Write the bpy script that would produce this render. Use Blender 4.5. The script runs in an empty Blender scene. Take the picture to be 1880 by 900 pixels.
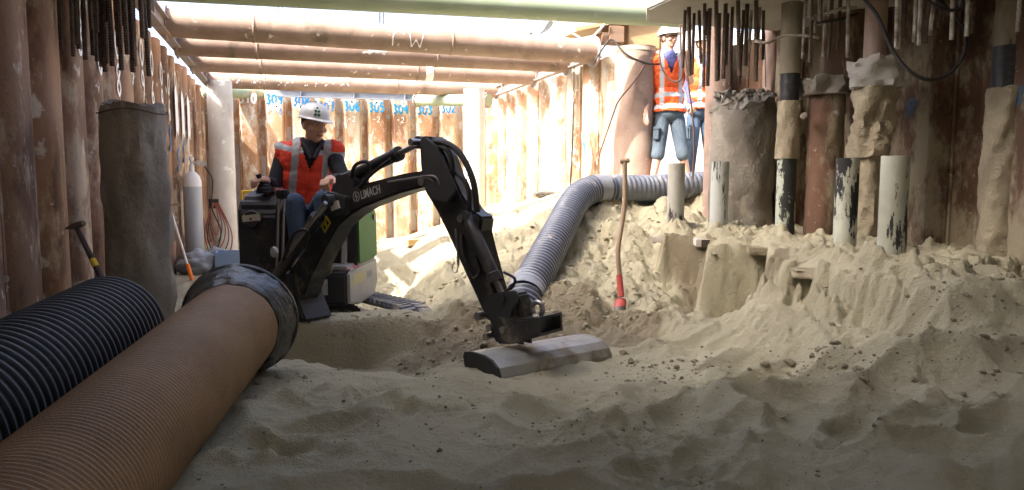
import bpy, bmesh, math, random
import numpy as np
from mathutils import Vector, Matrix
R = math.radians
random.seed(7)
sc = bpy.context.scene
col = sc.collection

# ------------------------------------------------------------------ camera
YAW, PITCH, FPX = R(17.1), R(-5.4), 1350.0
CAM = Vector((0, 0, 1.25))
FW = Vector((math.sin(YAW) * math.cos(PITCH), math.cos(YAW) * math.cos(PITCH), math.sin(PITCH)))
RT = Vector((math.cos(YAW), -math.sin(YAW), 0))
UP = RT.cross(FW)
cd = bpy.data.cameras.new('camera')
cam = bpy.data.objects.new('camera', cd)
col.objects.link(cam)
cam.location = CAM
cam.rotation_euler = Matrix((RT, UP, -FW)).transposed().to_euler()
cd.sensor_width = 36
cd.lens = 36 * FPX / 1880
cd.clip_start, cd.clip_end = 0.05, 500
sc.camera = cam

# ------------------------------------------------------------------ world, sun, exposure
SUN = Vector((-0.66, -0.22, 0.72)).normalized()
w = bpy.data.worlds.new('World')
sc.world = w
w.use_nodes = True
nt = w.node_tree
sky = nt.nodes.new('ShaderNodeTexSky')
sky.sky_type = 'NISHITA'
sky.sun_disc = False
sky.sun_elevation = math.asin(SUN.z)
sky.sun_rotation = math.atan2(SUN.x, SUN.y)
sky.air_density = 0.45
sky.dust_density = 6.0
sky.ozone_density = 0.3
nt.links.new(sky.outputs[0], nt.nodes['Background'].inputs[0])
nt.nodes['Background'].inputs[1].default_value = 0.15
sd = bpy.data.lights.new('sun', 'SUN')
sd.energy = 2.0
sd.angle = R(0.6)
sd.color = (1, 0.95, 0.87)
so = bpy.data.objects.new('sun', sd)
col.objects.link(so)
so.rotation_euler = SUN.to_track_quat('Z', 'Y').to_euler()
so.location = (0, 0, 8)
sc.view_settings.view_transform = 'Standard'
sc.view_settings.look = 'None'
sc.view_settings.gamma = 1
sc.view_settings.use_curve_mapping = False
sc.view_settings.exposure = 3.0
sc.render.engine = 'CYCLES'
sc.cycles.use_denoising = True
sc.cycles.max_bounces = 8
sc.cycles.diffuse_bounces = 5
sc.cycles.sample_clamp_indirect = 8


def A(px, py, d):
    """world point on the sight line of a photo pixel at depth d (used for measuring places)"""
    return CAM + (FW + RT * ((px - 940) / FPX) + UP * ((450 - py) / FPX)) * d


# ------------------------------------------------------------------ materials
MATS = {}


def mat(name, c, c2=None, scale=5.0, rough=0.85, metal=0.0, bump=0.0, bscale=60.0, layers=(), rnd=0.0, stretch=1.0,
        spec=0.3, trans=0.0, alpha=1.0, coat=0.0, bump2=None):
    m = bpy.data.materials.new(name)
    MATS[name] = m
    m.use_nodes = True
    n, l = m.node_tree.nodes, m.node_tree.links
    b = n['Principled BSDF']
    b.inputs['Roughness'].default_value = rough
    b.inputs['Metallic'].default_value = metal
    b.inputs['Specular IOR Level'].default_value = spec
    b.inputs['Coat Weight'].default_value = coat
    b.inputs['Transmission Weight'].default_value = trans
    b.inputs['Alpha'].default_value = alpha
    geo = n.new('ShaderNodeNewGeometry')

    def noise(sc_, st=1.0, detail=6, seed=0.0, rgh=0.6):
        mp = n.new('ShaderNodeMapping')
        mp.inputs['Scale'].default_value = (1, 1, 1 / st)
        mp.inputs['Location'].default_value = (seed * 3.7, seed * 1.3, seed * 2.1)
        l.new(geo.outputs['Position'], mp.inputs[0])
        t = n.new('ShaderNodeTexNoise')
        t.inputs['Scale'].default_value = sc_
        t.inputs['Detail'].default_value = detail
        t.inputs['Roughness'].default_value = rgh
        l.new(mp.outputs[0], t.inputs[0])
        return t.outputs[0]

    def ramp(v, lo, hi):
        r = n.new('ShaderNodeMapRange')
        r.interpolation_type = 'SMOOTHSTEP'
        r.inputs[1].default_value, r.inputs[2].default_value = lo, hi
        l.new(v, r.inputs[0])
        return r.outputs[0]

    def mix(f, a, bb):
        x = n.new('ShaderNodeMix')
        x.data_type = 'RGBA'
        if isinstance(f, float):
            x.inputs[0].default_value = f
        else:
            l.new(f, x.inputs[0])
        for i, v in ((6, a), (7, bb)):
            if isinstance(v, tuple):
                x.inputs[i].default_value = (*v, 1)
            else:
                l.new(v, x.inputs[i])
        return x.outputs[2]

    cur = tuple(c)
    if c2:
        cur = mix(ramp(noise(scale, stretch), 0.3, 0.7), cur, tuple(c2))
    for k, L in enumerate(layers):
        f = ramp(noise(L['s'], L.get('st', 1), L.get('d', 6), 11 + k * 5 + L.get('seed', 0), L.get('r', .6)), L['lo'], L['hi'])
        if 'z' in L:
            zlo, zhi = L['z']
            sx = n.new('ShaderNodeSeparateXYZ')
            l.new(geo.outputs['Position'], sx.inputs[0])
            ad = n.new('ShaderNodeMath')
            ad.operation = 'MULTIPLY_ADD'
            ad.inputs[1].default_value = L.get('zn', 0.5)
            l.new(noise(3.0, 1, 5, 40 + k), ad.inputs[0])
            l.new(sx.outputs[2], ad.inputs[2])
            g = n.new('ShaderNodeMapRange')
            g.interpolation_type = 'SMOOTHSTEP'
            g.inputs[1].default_value, g.inputs[2].default_value = zlo, zhi
            l.new(ad.outputs[0], g.inputs[0])
            mu = n.new('ShaderNodeMath')
            mu.operation = 'MULTIPLY'
            l.new(f, mu.inputs[0])
            l.new(g.outputs[0], mu.inputs[1])
            f = mu.outputs[0]
        if L.get('a', 1) != 1:
            mu = n.new('ShaderNodeMath')
            mu.operation = 'MULTIPLY'
            mu.inputs[1].default_value = L['a']
            l.new(f, mu.inputs[0])
            f = mu.outputs[0]
        cur = mix(f, cur, tuple(L['c']))
    if name == 'sand':
        an_ = n.new('ShaderNodeAttribute')
        an_.attribute_name = 'damp'
        cur = mix(an_.outputs['Fac'], cur, (.25, .215, .145))
    if rnd:
        oi = n.new('ShaderNodeObjectInfo')
        hs = n.new('ShaderNodeHueSaturation')
        r = n.new('ShaderNodeMapRange')
        r.inputs[3].default_value, r.inputs[4].default_value = 1 - rnd, 1 + rnd
        l.new(oi.outputs['Random'], r.inputs[0])
        l.new(r.outputs[0], hs.inputs['Value'])
        if isinstance(cur, tuple):
            hs.inputs['Color'].default_value = (*cur, 1)
        else:
            l.new(cur, hs.inputs['Color'])
        cur = hs.outputs[0]
    if isinstance(cur, tuple):
        b.inputs['Base Color'].default_value = (*cur, 1)
    else:
        l.new(cur, b.inputs['Base Color'])
    if bump:
        bn = n.new('ShaderNodeBump')
        bn.inputs['Strength'].default_value = 1.0
        bn.inputs['Distance'].default_value = bump
        l.new(noise(bscale, 1, 8, 3, .65), bn.inputs['Height'])
        if bump2:
            b2 = n.new('ShaderNodeBump')
            b2.inputs['Strength'].default_value = 1.0
            b2.inputs['Distance'].default_value = bump2[0]
            l.new(noise(bump2[1], 1, 4, 9), b2.inputs['Height'])
            l.new(b2.outputs[0], bn.inputs['Normal'])
        l.new(bn.outputs[0], b.inputs['Normal'])
    return m


SANDC, SANDD = (0.43, 0.40, 0.28), (0.35, 0.322, 0.222)
mat('sand', SANDC, SANDD, 1.3, 0.95, bump=.014, bscale=48, spec=.1, bump2=(.006, 210),
    layers=[dict(c=(.24, .20, .135), s=9, lo=.62, hi=.74, a=.55), dict(c=(.2, .165, .11), s=75, lo=.70, hi=.76, a=.5, d=3)])
mat('clod', (.22, .185, .125), (.33, .29, .2), 14, .95, bump=.006, bscale=120, spec=.1, rnd=.25)
mat('rust_wall', (.24, .14, .085), (.32, .21, .14), 3, .8, bump=.006, bscale=35, rnd=.18, stretch=3,
    layers=[dict(c=(.11, .062, .04), s=3.6, lo=.48, hi=.62, st=2.5, a=.85), dict(c=(.5, .41, .30), s=3.2, lo=.5, hi=.62, st=2.2, r=.7),
            dict(c=(.62, .58, .52), s=9, lo=.62, hi=.68, st=1.4, a=.8)])
mat('rust_far', (.42, .235, .125), (.50, .32, .2), 2.2, .8, bump=.006, bscale=35, rnd=.16, stretch=4,
    layers=[dict(c=(.26, .14, .09), s=4, lo=.52, hi=.66, st=3, a=.8), dict(c=(.58, .50, .39), s=3.4, lo=.46, hi=.56, st=2.2, r=.75),
            dict(c=(.76, .73, .68), s=5.5, lo=.55, hi=.62, st=2, a=.95, r=.75)])
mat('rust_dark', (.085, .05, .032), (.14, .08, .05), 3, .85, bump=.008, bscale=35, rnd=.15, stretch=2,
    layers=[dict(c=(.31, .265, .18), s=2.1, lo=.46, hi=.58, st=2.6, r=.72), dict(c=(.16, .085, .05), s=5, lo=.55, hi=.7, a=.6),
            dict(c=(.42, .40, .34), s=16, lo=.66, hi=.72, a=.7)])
mat('grey_web', (.42, .41, .41), (.5, .46, .42), 6, .7, layers=[dict(c=(.33, .17, .09), s=6, lo=.5, hi=.65, st=3)])
mat('strut_brown', (.26, .18, .14), (.34, .25, .20), 4, .7, bump=.003, bscale=50, rnd=.1,
    layers=[dict(c=(.16, .12, .09), s=2.2, lo=.55, hi=.7), dict(c=(.62, .57, .5), s=9, lo=.64, hi=.7)])
mat('strut_green', (.27, .34, .22), (.33, .38, .27), 3, .55, layers=[dict(c=(.42, .43, .36), s=5, lo=.58, hi=.7, a=.6)])
mat('wale_steel', (.30, .29, .30), (.26, .2, .17), 5, .6, layers=[dict(c=(.36, .2, .12), s=4, lo=.55, hi=.7)])
mat('blue_steel', (.20, .235, .29), (.26, .285, .32), 5, .55)
mat('concrete', (.40, .38, .34), (.30, .285, .25), 3, .9, bump=.006, bscale=40, layers=[dict(c=(.2, .185, .155), s=6, lo=.55, hi=.7, a=.6)])
mat('concrete_dark', (.25, .225, .185), (.18, .165, .135), 3, .92, bump=.012, bscale=30, bump2=(.02, 8),
    layers=[dict(c=(.32, .29, .23), s=5, lo=.55, hi=.68, a=.8, st=2)])
mat('concrete_mid', (.31, .285, .235), (.21, .19, .155), 2.4, .92, bump=.010, bscale=30, bump2=(.012, 9),
    layers=[dict(c=(.40, .37, .31), s=3.5, lo=.54, hi=.66, a=.8, st=2.5), dict(c=(.13, .115, .09), s=5, lo=.58, hi=.7, a=.7, st=2)])
mat('concrete_pale', (.62, .62, .60), (.52, .51, .48), 4, .85, bump=.004, bscale=40,
    layers=[dict(c=(.36, .35, .32), s=4, lo=.56, hi=.7, st=3, a=.7), dict(c=(.8, .8, .78), s=7, lo=.6, hi=.7)])
mat('slab_concrete', (.52, .50, .45), (.44, .42, .37), 2.5, .9, bump=.006, bscale=30)
mat('backdrop_white', (.80, .79, .77), (.74, .73, .7), 1.5, .9)  # high albedo so the stand-in backdrop clips to white
mat('sand_crust', (.36, .31, .215), (.26, .225, .155), 6, .95, bump=.012, bscale=40, spec=.1, bump2=(.02, 12))
mat('rebar', (.075, .058, .045), (.12, .085, .06), 20, .8, metal=.2, rnd=.2)
mat('rebar_lime', (.42, .40, .34), (.14, .10, .075), 12, .85, rnd=.15)
mat('pipe_painted', (.47, .49, .40), (.38, .38, .30), 6, .6, bump=.003, bscale=50,
    layers=[dict(c=(.018, .018, .018), s=7, lo=.50, hi=.54, st=3.2, r=.7), dict(c=(.30, .26, .18), s=9, lo=.54, hi=.68, a=.75, st=2)])
mat('pipe_half', (.45, .47, .44), (.38, .39, .35), 5, .6, layers=[dict(c=(.02, .021, .02), s=5, lo=.51, hi=.54, st=6, r=.65, seed=4)])
mat('pipe_white', (.42, .43, .35), (.34, .34, .26), 5, .65, bump=.003, bscale=50,
    layers=[dict(c=(.03, .03, .028), s=13, lo=.58, hi=.61, st=4.5, r=.7, seed=8), dict(c=(.30, .26, .18), s=8, lo=.52, hi=.66, a=.7, st=2)])
mat('pipe_painted_dark', (.025, .028, .025), (.035, .035, .03), 6, .55, bump=.003, bscale=50,
    layers=[dict(c=(.40, .43, .35), s=7, lo=.48, hi=.52, st=2.2, r=.7, seed=3)])
mat('pipe_muddy', (.27, .235, .165), (.19, .165, .12), 7, .9, bump=.006, bscale=40, stretch=3, layers=[dict(c=(.09, .07, .05), s=6, lo=.55, hi=.66, st=3)])
mat('pipe_plain', (.40, .40, .35), (.33, .32, .27), 6, .7, layers=[dict(c=(.04, .035, .03), s=8, lo=.6, hi=.65, st=4), dict(c=(.3, .26, .19), s=5, lo=.5, hi=.65, a=.6)])
mat('black_plastic', (.015, .016, .018), None, rough=.45, spec=.4, layers=[dict(c=(.05, .05, .05), s=18, lo=.5, hi=.75)])
mat('rib_dust', (.20, .20, .19), (.12, .12, .115), 12, .7)
mat('rib_black', (.012, .013, .014), (.02, .02, .02), 12, .6, spec=.25, layers=[dict(c=(.07, .068, .06), s=30, lo=.55, hi=.75, a=.6)])
mat('coco', (.31, .205, .115), (.24, .152, .082), 4, .55, spec=.3, bump=.002, bscale=200,
    layers=[dict(c=(.14, .085, .05), s=9, lo=.5, hi=.75, a=.45, r=.8), dict(c=(.33, .2, .105), s=14, lo=.6, hi=.75, a=.5)])
mat('wrap_plastic', (.035, .038, .034), (.08, .083, .074), 10, .24, spec=.7, bump=.005, bscale=30)
mat('duct_blue', (.045, .062, .095), (.07, .085, .115), 5, .4, spec=.5, layers=[dict(c=(.42, .38, .3), s=8, lo=.6, hi=.72)])
mat('duct_ridge', (.27, .29, .33), (.18, .2, .23), 7, .4, spec=.5)
mat('duct_grey', (.13, .15, .19), (.19, .21, .24), 5, .45, spec=.5, layers=[dict(c=(.48, .43, .34), s=8, lo=.58, hi=.72)])
mat('tape', (.33, .35, .38), (.25, .27, .3), 10, .4, bump=.004, bscale=40)
mat('machine_black', (.018, .018, .019), (.026, .025, .024), 8, .42, spec=.5, layers=[dict(c=(.10, .09, .07), s=7, lo=.5, hi=.72, a=.45, r=.7), dict(c=(.26, .22, .16), s=6, lo=.5, hi=.66, a=.7, z=(1.25, .7), r=.7), dict(c=(.14, .13, .11), s=40, lo=.64, hi=.7, a=.5)])
mat('machine_dark', (.03, .031, .033), (.04, .04, .04), 8, .5, spec=.4, layers=[dict(c=(.16, .14, .1), s=9, lo=.6, hi=.78, a=.5)])
mat('machine_grey', (.40, .40, .38), (.34, .34, .31), 6, .5, layers=[dict(c=(.4, .34, .25), s=8, lo=.55, hi=.75, a=.6)])
mat('machine_green', (.03, .16, .022), (.036, .18, .027), 6, .6, spec=.25)
mat('chrome', (.6, .6, .6), None, rough=.22, metal=1)
mat('rod_steel', (.35, .34, .33), None, rough=.35, metal=.9)
mat('track_rubber', (.24, .25, .27), (.16, .16, .165), 16, .75, layers=[dict(c=(.45, .41, .33), s=9, lo=.5, hi=.65)])
mat('bucket_steel', (.29, .285, .255), (.38, .385, .37), 5, .42, metal=.35, bump=.003, bscale=30,
    layers=[dict(c=(.20, .17, .12), s=5, lo=.5, hi=.68), dict(c=(.12, .06, .035), s=20, lo=.66, hi=.72)])
mat('decal_white', (.62, .62, .6), None, rough=.6)
mat('decal_grey', (.42, .42, .4), None, rough=.6)
mat('decal_yellow', (.62, .45, .04), None, rough=.6)
mat('decal_yellow_faded', (.5, .47, .22), None, rough=.6)
mat('lens', (.55, .52, .42), None, rough=.25, spec=.6)
mat('seat_black', (.02, .02, .022), None, rough=.6)
mat('skin', (.58, .35, .255), (.52, .30, .215), 12, .55)
mat('skin_shade', (.36, .17, .12), None, rough=.55)
mat('lips', (.36, .14, .11), None, rough=.5)
mat('hair', (.06, .036, .02), (.10, .06, .035), 60, .7)
mat('eye_dark', (.015, .012, .01), None, rough=.3)
mat('eye_white', (.7, .68, .65), None, rough=.4)
mat('vest_red', (.80, .075, .035), (.72, .06, .03), 10, .75, bump=.006, bscale=22)
mat('vest_orange', (.78, .12, .025), (.70, .10, .025), 10, .75, bump=.006, bscale=22)
mat('reflective', (.42, .44, .46), (.36, .38, .4), 20, .45, bump=.004, bscale=22)
mat('jacket', (.018, .02, .026), (.028, .031, .04), 18, .85, bump=.008, bscale=22)
mat('jeans', (.045, .075, .125), (.075, .11, .165), 14, .9, bump=.006, bscale=30)
mat('jeans_worn', (.05, .07, .095), (.09, .115, .14), 5, .9, bump=.008, bscale=26)
mat('shirt_blue', (.07, .08, .20), (.085, .095, .24), 12, .9, bump=.006, bscale=25)
mat('boot', (.10, .065, .04), None, rough=.8)
mat('helmet_white', (.66, .68, .67), (.6, .62, .61), 8, .3, spec=.5, layers=[dict(c=(.42, .41, .37), s=14, lo=.62, hi=.75, a=.6)])
mat('emblem_green', (.03, .14, .07), None, rough=.5)
mat('cloth_red', (.5, .05, .05), (.6, .5, .52), 16, .85)
mat('gas_grey', (.42, .47, .54), (.38, .43, .5), 4, .4, spec=.5)
mat('gas_white', (.78, .79, .8), None, rough=.4)
mat('hose_red', (.36, .10, .07), None, rough=.6)
mat('cable_black', (.018, .017, .016), (.03, .028, .025), 20, .6)
mat('cable_brown', (.16, .10, .075), None, rough=.6)
mat('orange_plastic', (.80, .20, .03), None, rough=.5)
mat('white_plastic', (.72, .72, .70), None, rough=.5)
mat('yellow_plastic', (.72, .50, .04), None, rough=.5)
mat('blue_plastic', (.22, .33, .5), None, rough=.5)
mat('bag_grey', (.34, .37, .40), (.24, .27, .30), 9, .4, bump=.02, bscale=14)
mat('wood_handle', (.40, .30, .21), (.33, .24, .16), 12, .7, stretch=6)
mat('wood_dark', (.06, .05, .042), (.09, .07, .055), 12, .7, stretch=6)
mat('shovel_red', (.52, .085, .075), (.42, .09, .08), 10, .5)
mat('shovel_steel', (.09, .085, .08), (.2, .17, .13), 9, .55, metal=.4)
mat('timber', (.50, .34, .17), (.56, .40, .21), 5, .8, stretch=.2)
mat('timber_dark', (.26, .17, .11), (.32, .21, .14), 5, .8, stretch=.2)
mat('tarp', (.05, .055, .05), (.09, .09, .085), 9, .6)
mat('paint_white', (.86, .86, .84), None, rough=.8)
mat('paint_blue_dirty', (.05, .12, .22), (.1, .09, .08), 25, .9)
mat('paint_blue', (.02, .17, .48), (.03, .24, .55), 20, .8)
mat('paint_cyan', (.02, .30, .50), (.02, .22, .52), 20, .8)
mat('paint_pink', (.7, .22, .35), None, rough=.8)
mat('plate_white', (.62, .58, .52), (.5, .46, .4), 6, .7)
mat('shade_brick', (.26, .12, .08), (.32, .16, .11), 9, .9, bump=.004, bscale=30)  # brick colour of the unseen block that shades the pit
mat('pane_glass', (.04, .05, .06), None, rough=.08, spec=.6)
mat('void', (.01, .01, .01), None, rough=.9)


# ------------------------------------------------------------------ mesh helpers
def frame_of(d):
    d = Vector(d).normalized()
    a = Vector((0, 0, 1)) if abs(d.z) < .95 else Vector((1, 0, 0))
    u = d.cross(a).normalized()
    return u, d.cross(u).normalized(), d


def smooth_path(pts, n=8):
    """Catmull-Rom through the points"""
    p = [Vector(q) for q in pts]
    p = [p[0] * 2 - p[1]] + p + [p[-1] * 2 - p[-2]]
    out = []
    for i in range(1, len(p) - 2):
        for k in range(n):
            t = k / n
            a, b, c, d = p[i - 1], p[i], p[i + 1], p[i + 2]
            out.append(.5 * ((2 * b) + (c - a) * t + (2 * a - 5 * b + 4 * c - d) * t * t + (3 * b - a - 3 * c + d) * t ** 3))
    out.append(p[-2])
    return out


class MB:
    def __init__(s):
        s.v, s.f, s.m = [], [], []

    def add(s, vs, fs, mi=0):
        o = len(s.v)
        s.v += [tuple(q) for q in vs]
        s.f += [tuple(i + o for i in q) for q in fs]
        s.m += [mi] * len(fs)
        return s

    def box(s, c, size, rot=None, mi=0):
        c = Vector(c)
        M = rot if rot is not None else Matrix.Identity(3)
        vs = [c + M @ Vector((x * size[0] / 2, y * size[1] / 2, z * size[2] / 2)) for x in (-1, 1) for y in (-1, 1) for z in (-1, 1)]
        return s.add(vs, [(0, 1, 3, 2), (4, 6, 7, 5), (0, 4, 5, 1), (2, 3, 7, 6), (0, 2, 6, 4), (1, 5, 7, 3)], mi)

    def tube(s, path, r, seg=12, caps=True, mi=0, mif=None, wob=0.0, up=None):
        path = [Vector(p) for p in path]
        n = len(path)
        rr = r if hasattr(r, '__len__') else [r] * n
        vs, fs = [], []
        u = None
        for i, p in enumerate(path):
            t = (path[min(i + 1, n - 1)] - path[max(i - 1, 0)]).normalized()
            if u is None:
                u, v, _ = frame_of(t)
            u = (u - t * u.dot(t)).normalized()
            v = t.cross(u)
            for k in range(seg):
                a = 2 * math.pi * k / seg
                q = rr[i] * (1 + (random.uniform(-wob, wob) if wob else 0))
                vs.append(p + (u * math.cos(a) + v * math.sin(a)) * q)
        o = len(s.v)
        s.v += [tuple(q) for q in vs]
        for i in range(n - 1):
            m_ = mif(i) if mif else mi
            for k in range(seg):
                k2 = (k + 1) % seg
                s.f.append((o + i * seg + k, o + i * seg + k2, o + (i + 1) * seg + k2, o + (i + 1) * seg + k))
                s.m.append(m_)
        if caps:
            s.f.append(tuple(o + k for k in range(seg))[::-1]); s.m.append(mi)
            s.f.append(tuple(o + (n - 1) * seg + k for k in range(seg))); s.m.append(mi)
        return s

    def prism(s, poly, fn, w, mi=0):
        """poly: 2-D outline, fn(a, b, t) -> world point, extruded t = -w/2 .. w/2"""
        n = len(poly)
        vs = [fn(a, b, -w / 2) for a, b in poly] + [fn(a, b, w / 2) for a, b in poly]
        fs = [tuple(range(n)), tuple(range(2 * n - 1, n - 1, -1))]
        fs += [(i, i + n, (i + 1) % n + n, (i + 1) % n) for i in range(n)]
        return s.add(vs, fs, mi)

    def lathe(s, prof, c, axis=(0, 0, 1), seg=24, mi=0, sx=1.0, caps=True):
        """prof: (radius, height) list"""
        u, v, d = frame_of(axis)
        c = Vector(c)
        n = len(prof)
        o = len(s.v)
        for r, h in prof:
            for k in range(seg):
                a = 2 * math.pi * k / seg
                s.v.append(tuple(c + d * h + (u * math.cos(a) * sx + v * math.sin(a)) * r))
        for i in range(n - 1):
            for k in range(seg):
                k2 = (k + 1) % seg
                s.f.append((o + i * seg + k, o + i * seg + k2, o + (i + 1) * seg + k2, o + (i + 1) * seg + k))
                s.m.append(mi)
        if caps:
            s.f.append(tuple(o + k for k in range(seg))[::-1]); s.m.append(mi)
            s.f.append(tuple(o + (n - 1) * seg + k for k in range(seg))); s.m.append(mi)
        return s

    def build(s, name, mats, parent=None, smooth=False, bevel=0.0, auto=40):
        me = bpy.data.meshes.new(name)
        me.from_pydata(s.v, [], s.f)
        if isinstance(mats, str):
            mats = [mats]
        for q in mats:
            me.materials.append(MATS[q])
        me.polygons.foreach_set('material_index', s.m)
        bm = bmesh.new()
        bm.from_mesh(me)
        bmesh.ops.recalc_face_normals(bm, faces=bm.faces)
        if bevel:
            es = [e for e in bm.edges if len(e.link_faces) == 2 and e.calc_face_angle(0) > R(30)]
            bmesh.ops.bevel(bm, geom=es, offset=bevel, segments=2, affect='EDGES', clamp_overlap=True)
        bm.to_mesh(me)
        bm.free()
        if smooth:
            me.polygons.foreach_set('use_smooth', [True] * len(me.polygons))
            me.set_sharp_from_angle(angle=R(auto))
        return link(name, me, parent)


def link(name, me, parent=None):
    o = bpy.data.objects.new(name, me)
    col.objects.link(o)
    o.parent = parent
    return o


def tag(o, label, cat, group=None):
    o['label'] = label
    o['category'] = cat
    if group:
        o['group'] = group
    return o


def empty(name, loc, label, cat, group=None):
    o = bpy.data.objects.new(name, None)
    col.objects.link(o)
    o.location = loc
    o.empty_display_size = .1
    EMPTIES.append(o)
    return tag(o, label, cat, group)


EMPTIES = []


def stroke(mb, pts, width, fn, mi=0, seed=0):
    """a painted ribbon along 2-D points, mapped onto a surface by fn(u, v)"""
    p = [Vector((a, b)) for a, b in pts]
    if len(p) > 2:
        q = smooth_path([(a.x, a.y, 0) for a in p], 5)
    else:
        q = [Vector((p[0].x, p[0].y, 0)).lerp(Vector((p[1].x, p[1].y, 0)), t / 5) for t in range(6)]
    vs, fs = [], []
    rg = random.Random(seed)
    for i, c in enumerate(q):
        t = (q[min(i + 1, len(q) - 1)] - q[max(i - 1, 0)])
        t = t.normalized() if t.length > 1e-6 else Vector((1, 0, 0))
        nn = Vector((-t.y, t.x, 0)) * width * .5 * rg.uniform(.75, 1.2)
        vs += [fn(*(c + nn)[:2]), fn(*(c - nn)[:2])]
        if i:
            fs.append((2 * i - 2, 2 * i - 1, 2 * i + 1, 2 * i))
    mb.add(vs, fs, mi)


DIG = {'0': [[(.5, 1), (.15, .75), (.1, .3), (.5, 0), (.85, .3), (.85, .75), (.5, 1)]],
       '1': [[(.35, .85), (.55, 1), (.55, 0)]],
       '2': [[(.1, .8), (.45, 1), (.8, .8), (.6, .45), (.1, .05), (.5, .08), (.9, .0)]],
       '3': [[(.1, .9), (.5, 1), (.8, .8), (.45, .55), (.85, .3), (.5, 0), (.08, .12)]],
       '4': [[(.6, 1), (.1, .4), (.9, .4)], [(.65, .75), (.65, 0)]],
       '5': [[(.85, 1), (.25, 1), (.2, .6), (.7, .6), (.8, .25), (.45, 0), (.1, .1)]],
       '6': [[(.7, 1), (.25, .65), (.12, .25), (.5, 0), (.82, .25), (.5, .5), (.18, .3)]],
       '7': [[(.1, 1), (.9, 1), (.4, 0)]],
       '8': [[(.5, .55), (.15, .78), (.5, 1), (.82, .78), (.5, .55), (.12, .25), (.5, 0), (.88, .25), (.5, .55)]],
       '9': [[(.82, .7), (.5, .45), (.18, .72), (.5, 1), (.82, .75), (.8, .3), (.6, 0)]],
       '-': [[(.1, .5), (.8, .5)]], 'C': [[(.1, 0), (.15, .7), (.5, 1), (.9, .8)]],
       'W': [[(0, 1), (.15, 0)], [(.15, 0), (.45, .5)], [(.45, .5), (.75, 0)], [(.75, 0), (1, 1)]], ' ': []}


def write(parent, text, fn, h, adv, wd, m, name='painted_number', seed=1):
    mb = MB()
    for i, ch in enumerate(text):
        for st in DIG[ch]:
            stroke(mb, [(i * adv + a * adv * .8, b * h) for a, b in st], wd, fn, 0, seed + i)
    return mb.build(name, m, parent)


def text_mesh(name, body, size, m, parent, M, bold=0.0):
    cu = bpy.data.curves.new(name, 'FONT')
    cu.body = body
    cu.size = size
    cu.offset = bold
    cu.extrude = .0008
    cu.space_character = 1.08
    t = bpy.data.objects.new('tmp_text', cu)
    col.objects.link(t)
    dg = bpy.context.evaluated_depsgraph_get()
    me = bpy.data.meshes.new_from_object(t.evaluated_get(dg))
    bpy.data.objects.remove(t)
    me.transform(M)
    me.materials.clear()
    me.materials.append(MATS[m])
    return link(name, me, parent)


# numpy noise ---------------------------------------------------------------
_rs = np.random.RandomState(3)
_G = _rs.rand(256, 256)


def vnoise(x, y, s=0):
    xi, yi = np.floor(x).astype(int), np.floor(y).astype(int)
    fx, fy = x - xi, y - yi
    fx, fy = fx * fx * fx * (fx * (fx * 6 - 15) + 10), fy * fy * fy * (fy * (fy * 6 - 15) + 10)
    g = lambda a, b: _G[(a + s * 37) & 255, (b + s * 91) & 255]
    return (g(xi, yi) * (1 - fx) + g(xi + 1, yi) * fx) * (1 - fy) + (g(xi, yi + 1) * (1 - fx) + g(xi + 1, yi + 1) * fx) * fy - .5


def fbm(x, y, f, o=4, s=0, g=.5):
    t, a = 0, 1
    for i in range(o):
        t = t + a * vnoise(x * f + i * 17.3, y * f + i * 7.7, s + i)
        f *= 2.03
        a *= g
    return t


def worley(x, y, f, s=0):
    xi, yi = np.floor(x * f).astype(int), np.floor(y * f).astype(int)
    best = np.full(x.shape, 9.0)
    for dx in (-1, 0, 1):
        for dy in (-1, 0, 1):
            cx, cy = xi + dx, yi + dy
            jx = _G[(cx + s * 13) & 255, (cy + s * 29) & 255]
            jy = _G[(cx + s * 53 + 101) & 255, (cy + s * 71 + 57) & 255]
            best = np.minimum(best, (cx + jx - x * f) ** 2 + (cy + jy - y * f) ** 2)
    return best


def sstep(a, b, x):
    t = np.clip((x - a) / (b - a), 0, 1)
    return t * t * (3 - 2 * t)


def tps(pts):
    P = np.array(pts, float)
    n = len(P)
    d2 = ((P[:, None, :2] - P[None, :, :2]) ** 2).sum(2)
    K = np.where(d2 > 0, d2 * np.log(d2 + 1e-12), 0) + np.eye(n) * .02
    Q = np.c_[np.ones(n), P[:, :2]]
    M = np.block([[K, Q], [Q.T, np.zeros((3, 3))]])
    c = np.linalg.solve(M, np.r_[P[:, 2], 0, 0, 0])

    def f(x, y):
        t = c[n] + c[n + 1] * x + c[n + 2] * y
        for i in range(n):
            r2 = (x - P[i, 0]) ** 2 + (y - P[i, 1]) ** 2
            t = t + c[i] * r2 * np.log(r2 + 1e-12)
        return t
    return f


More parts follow.
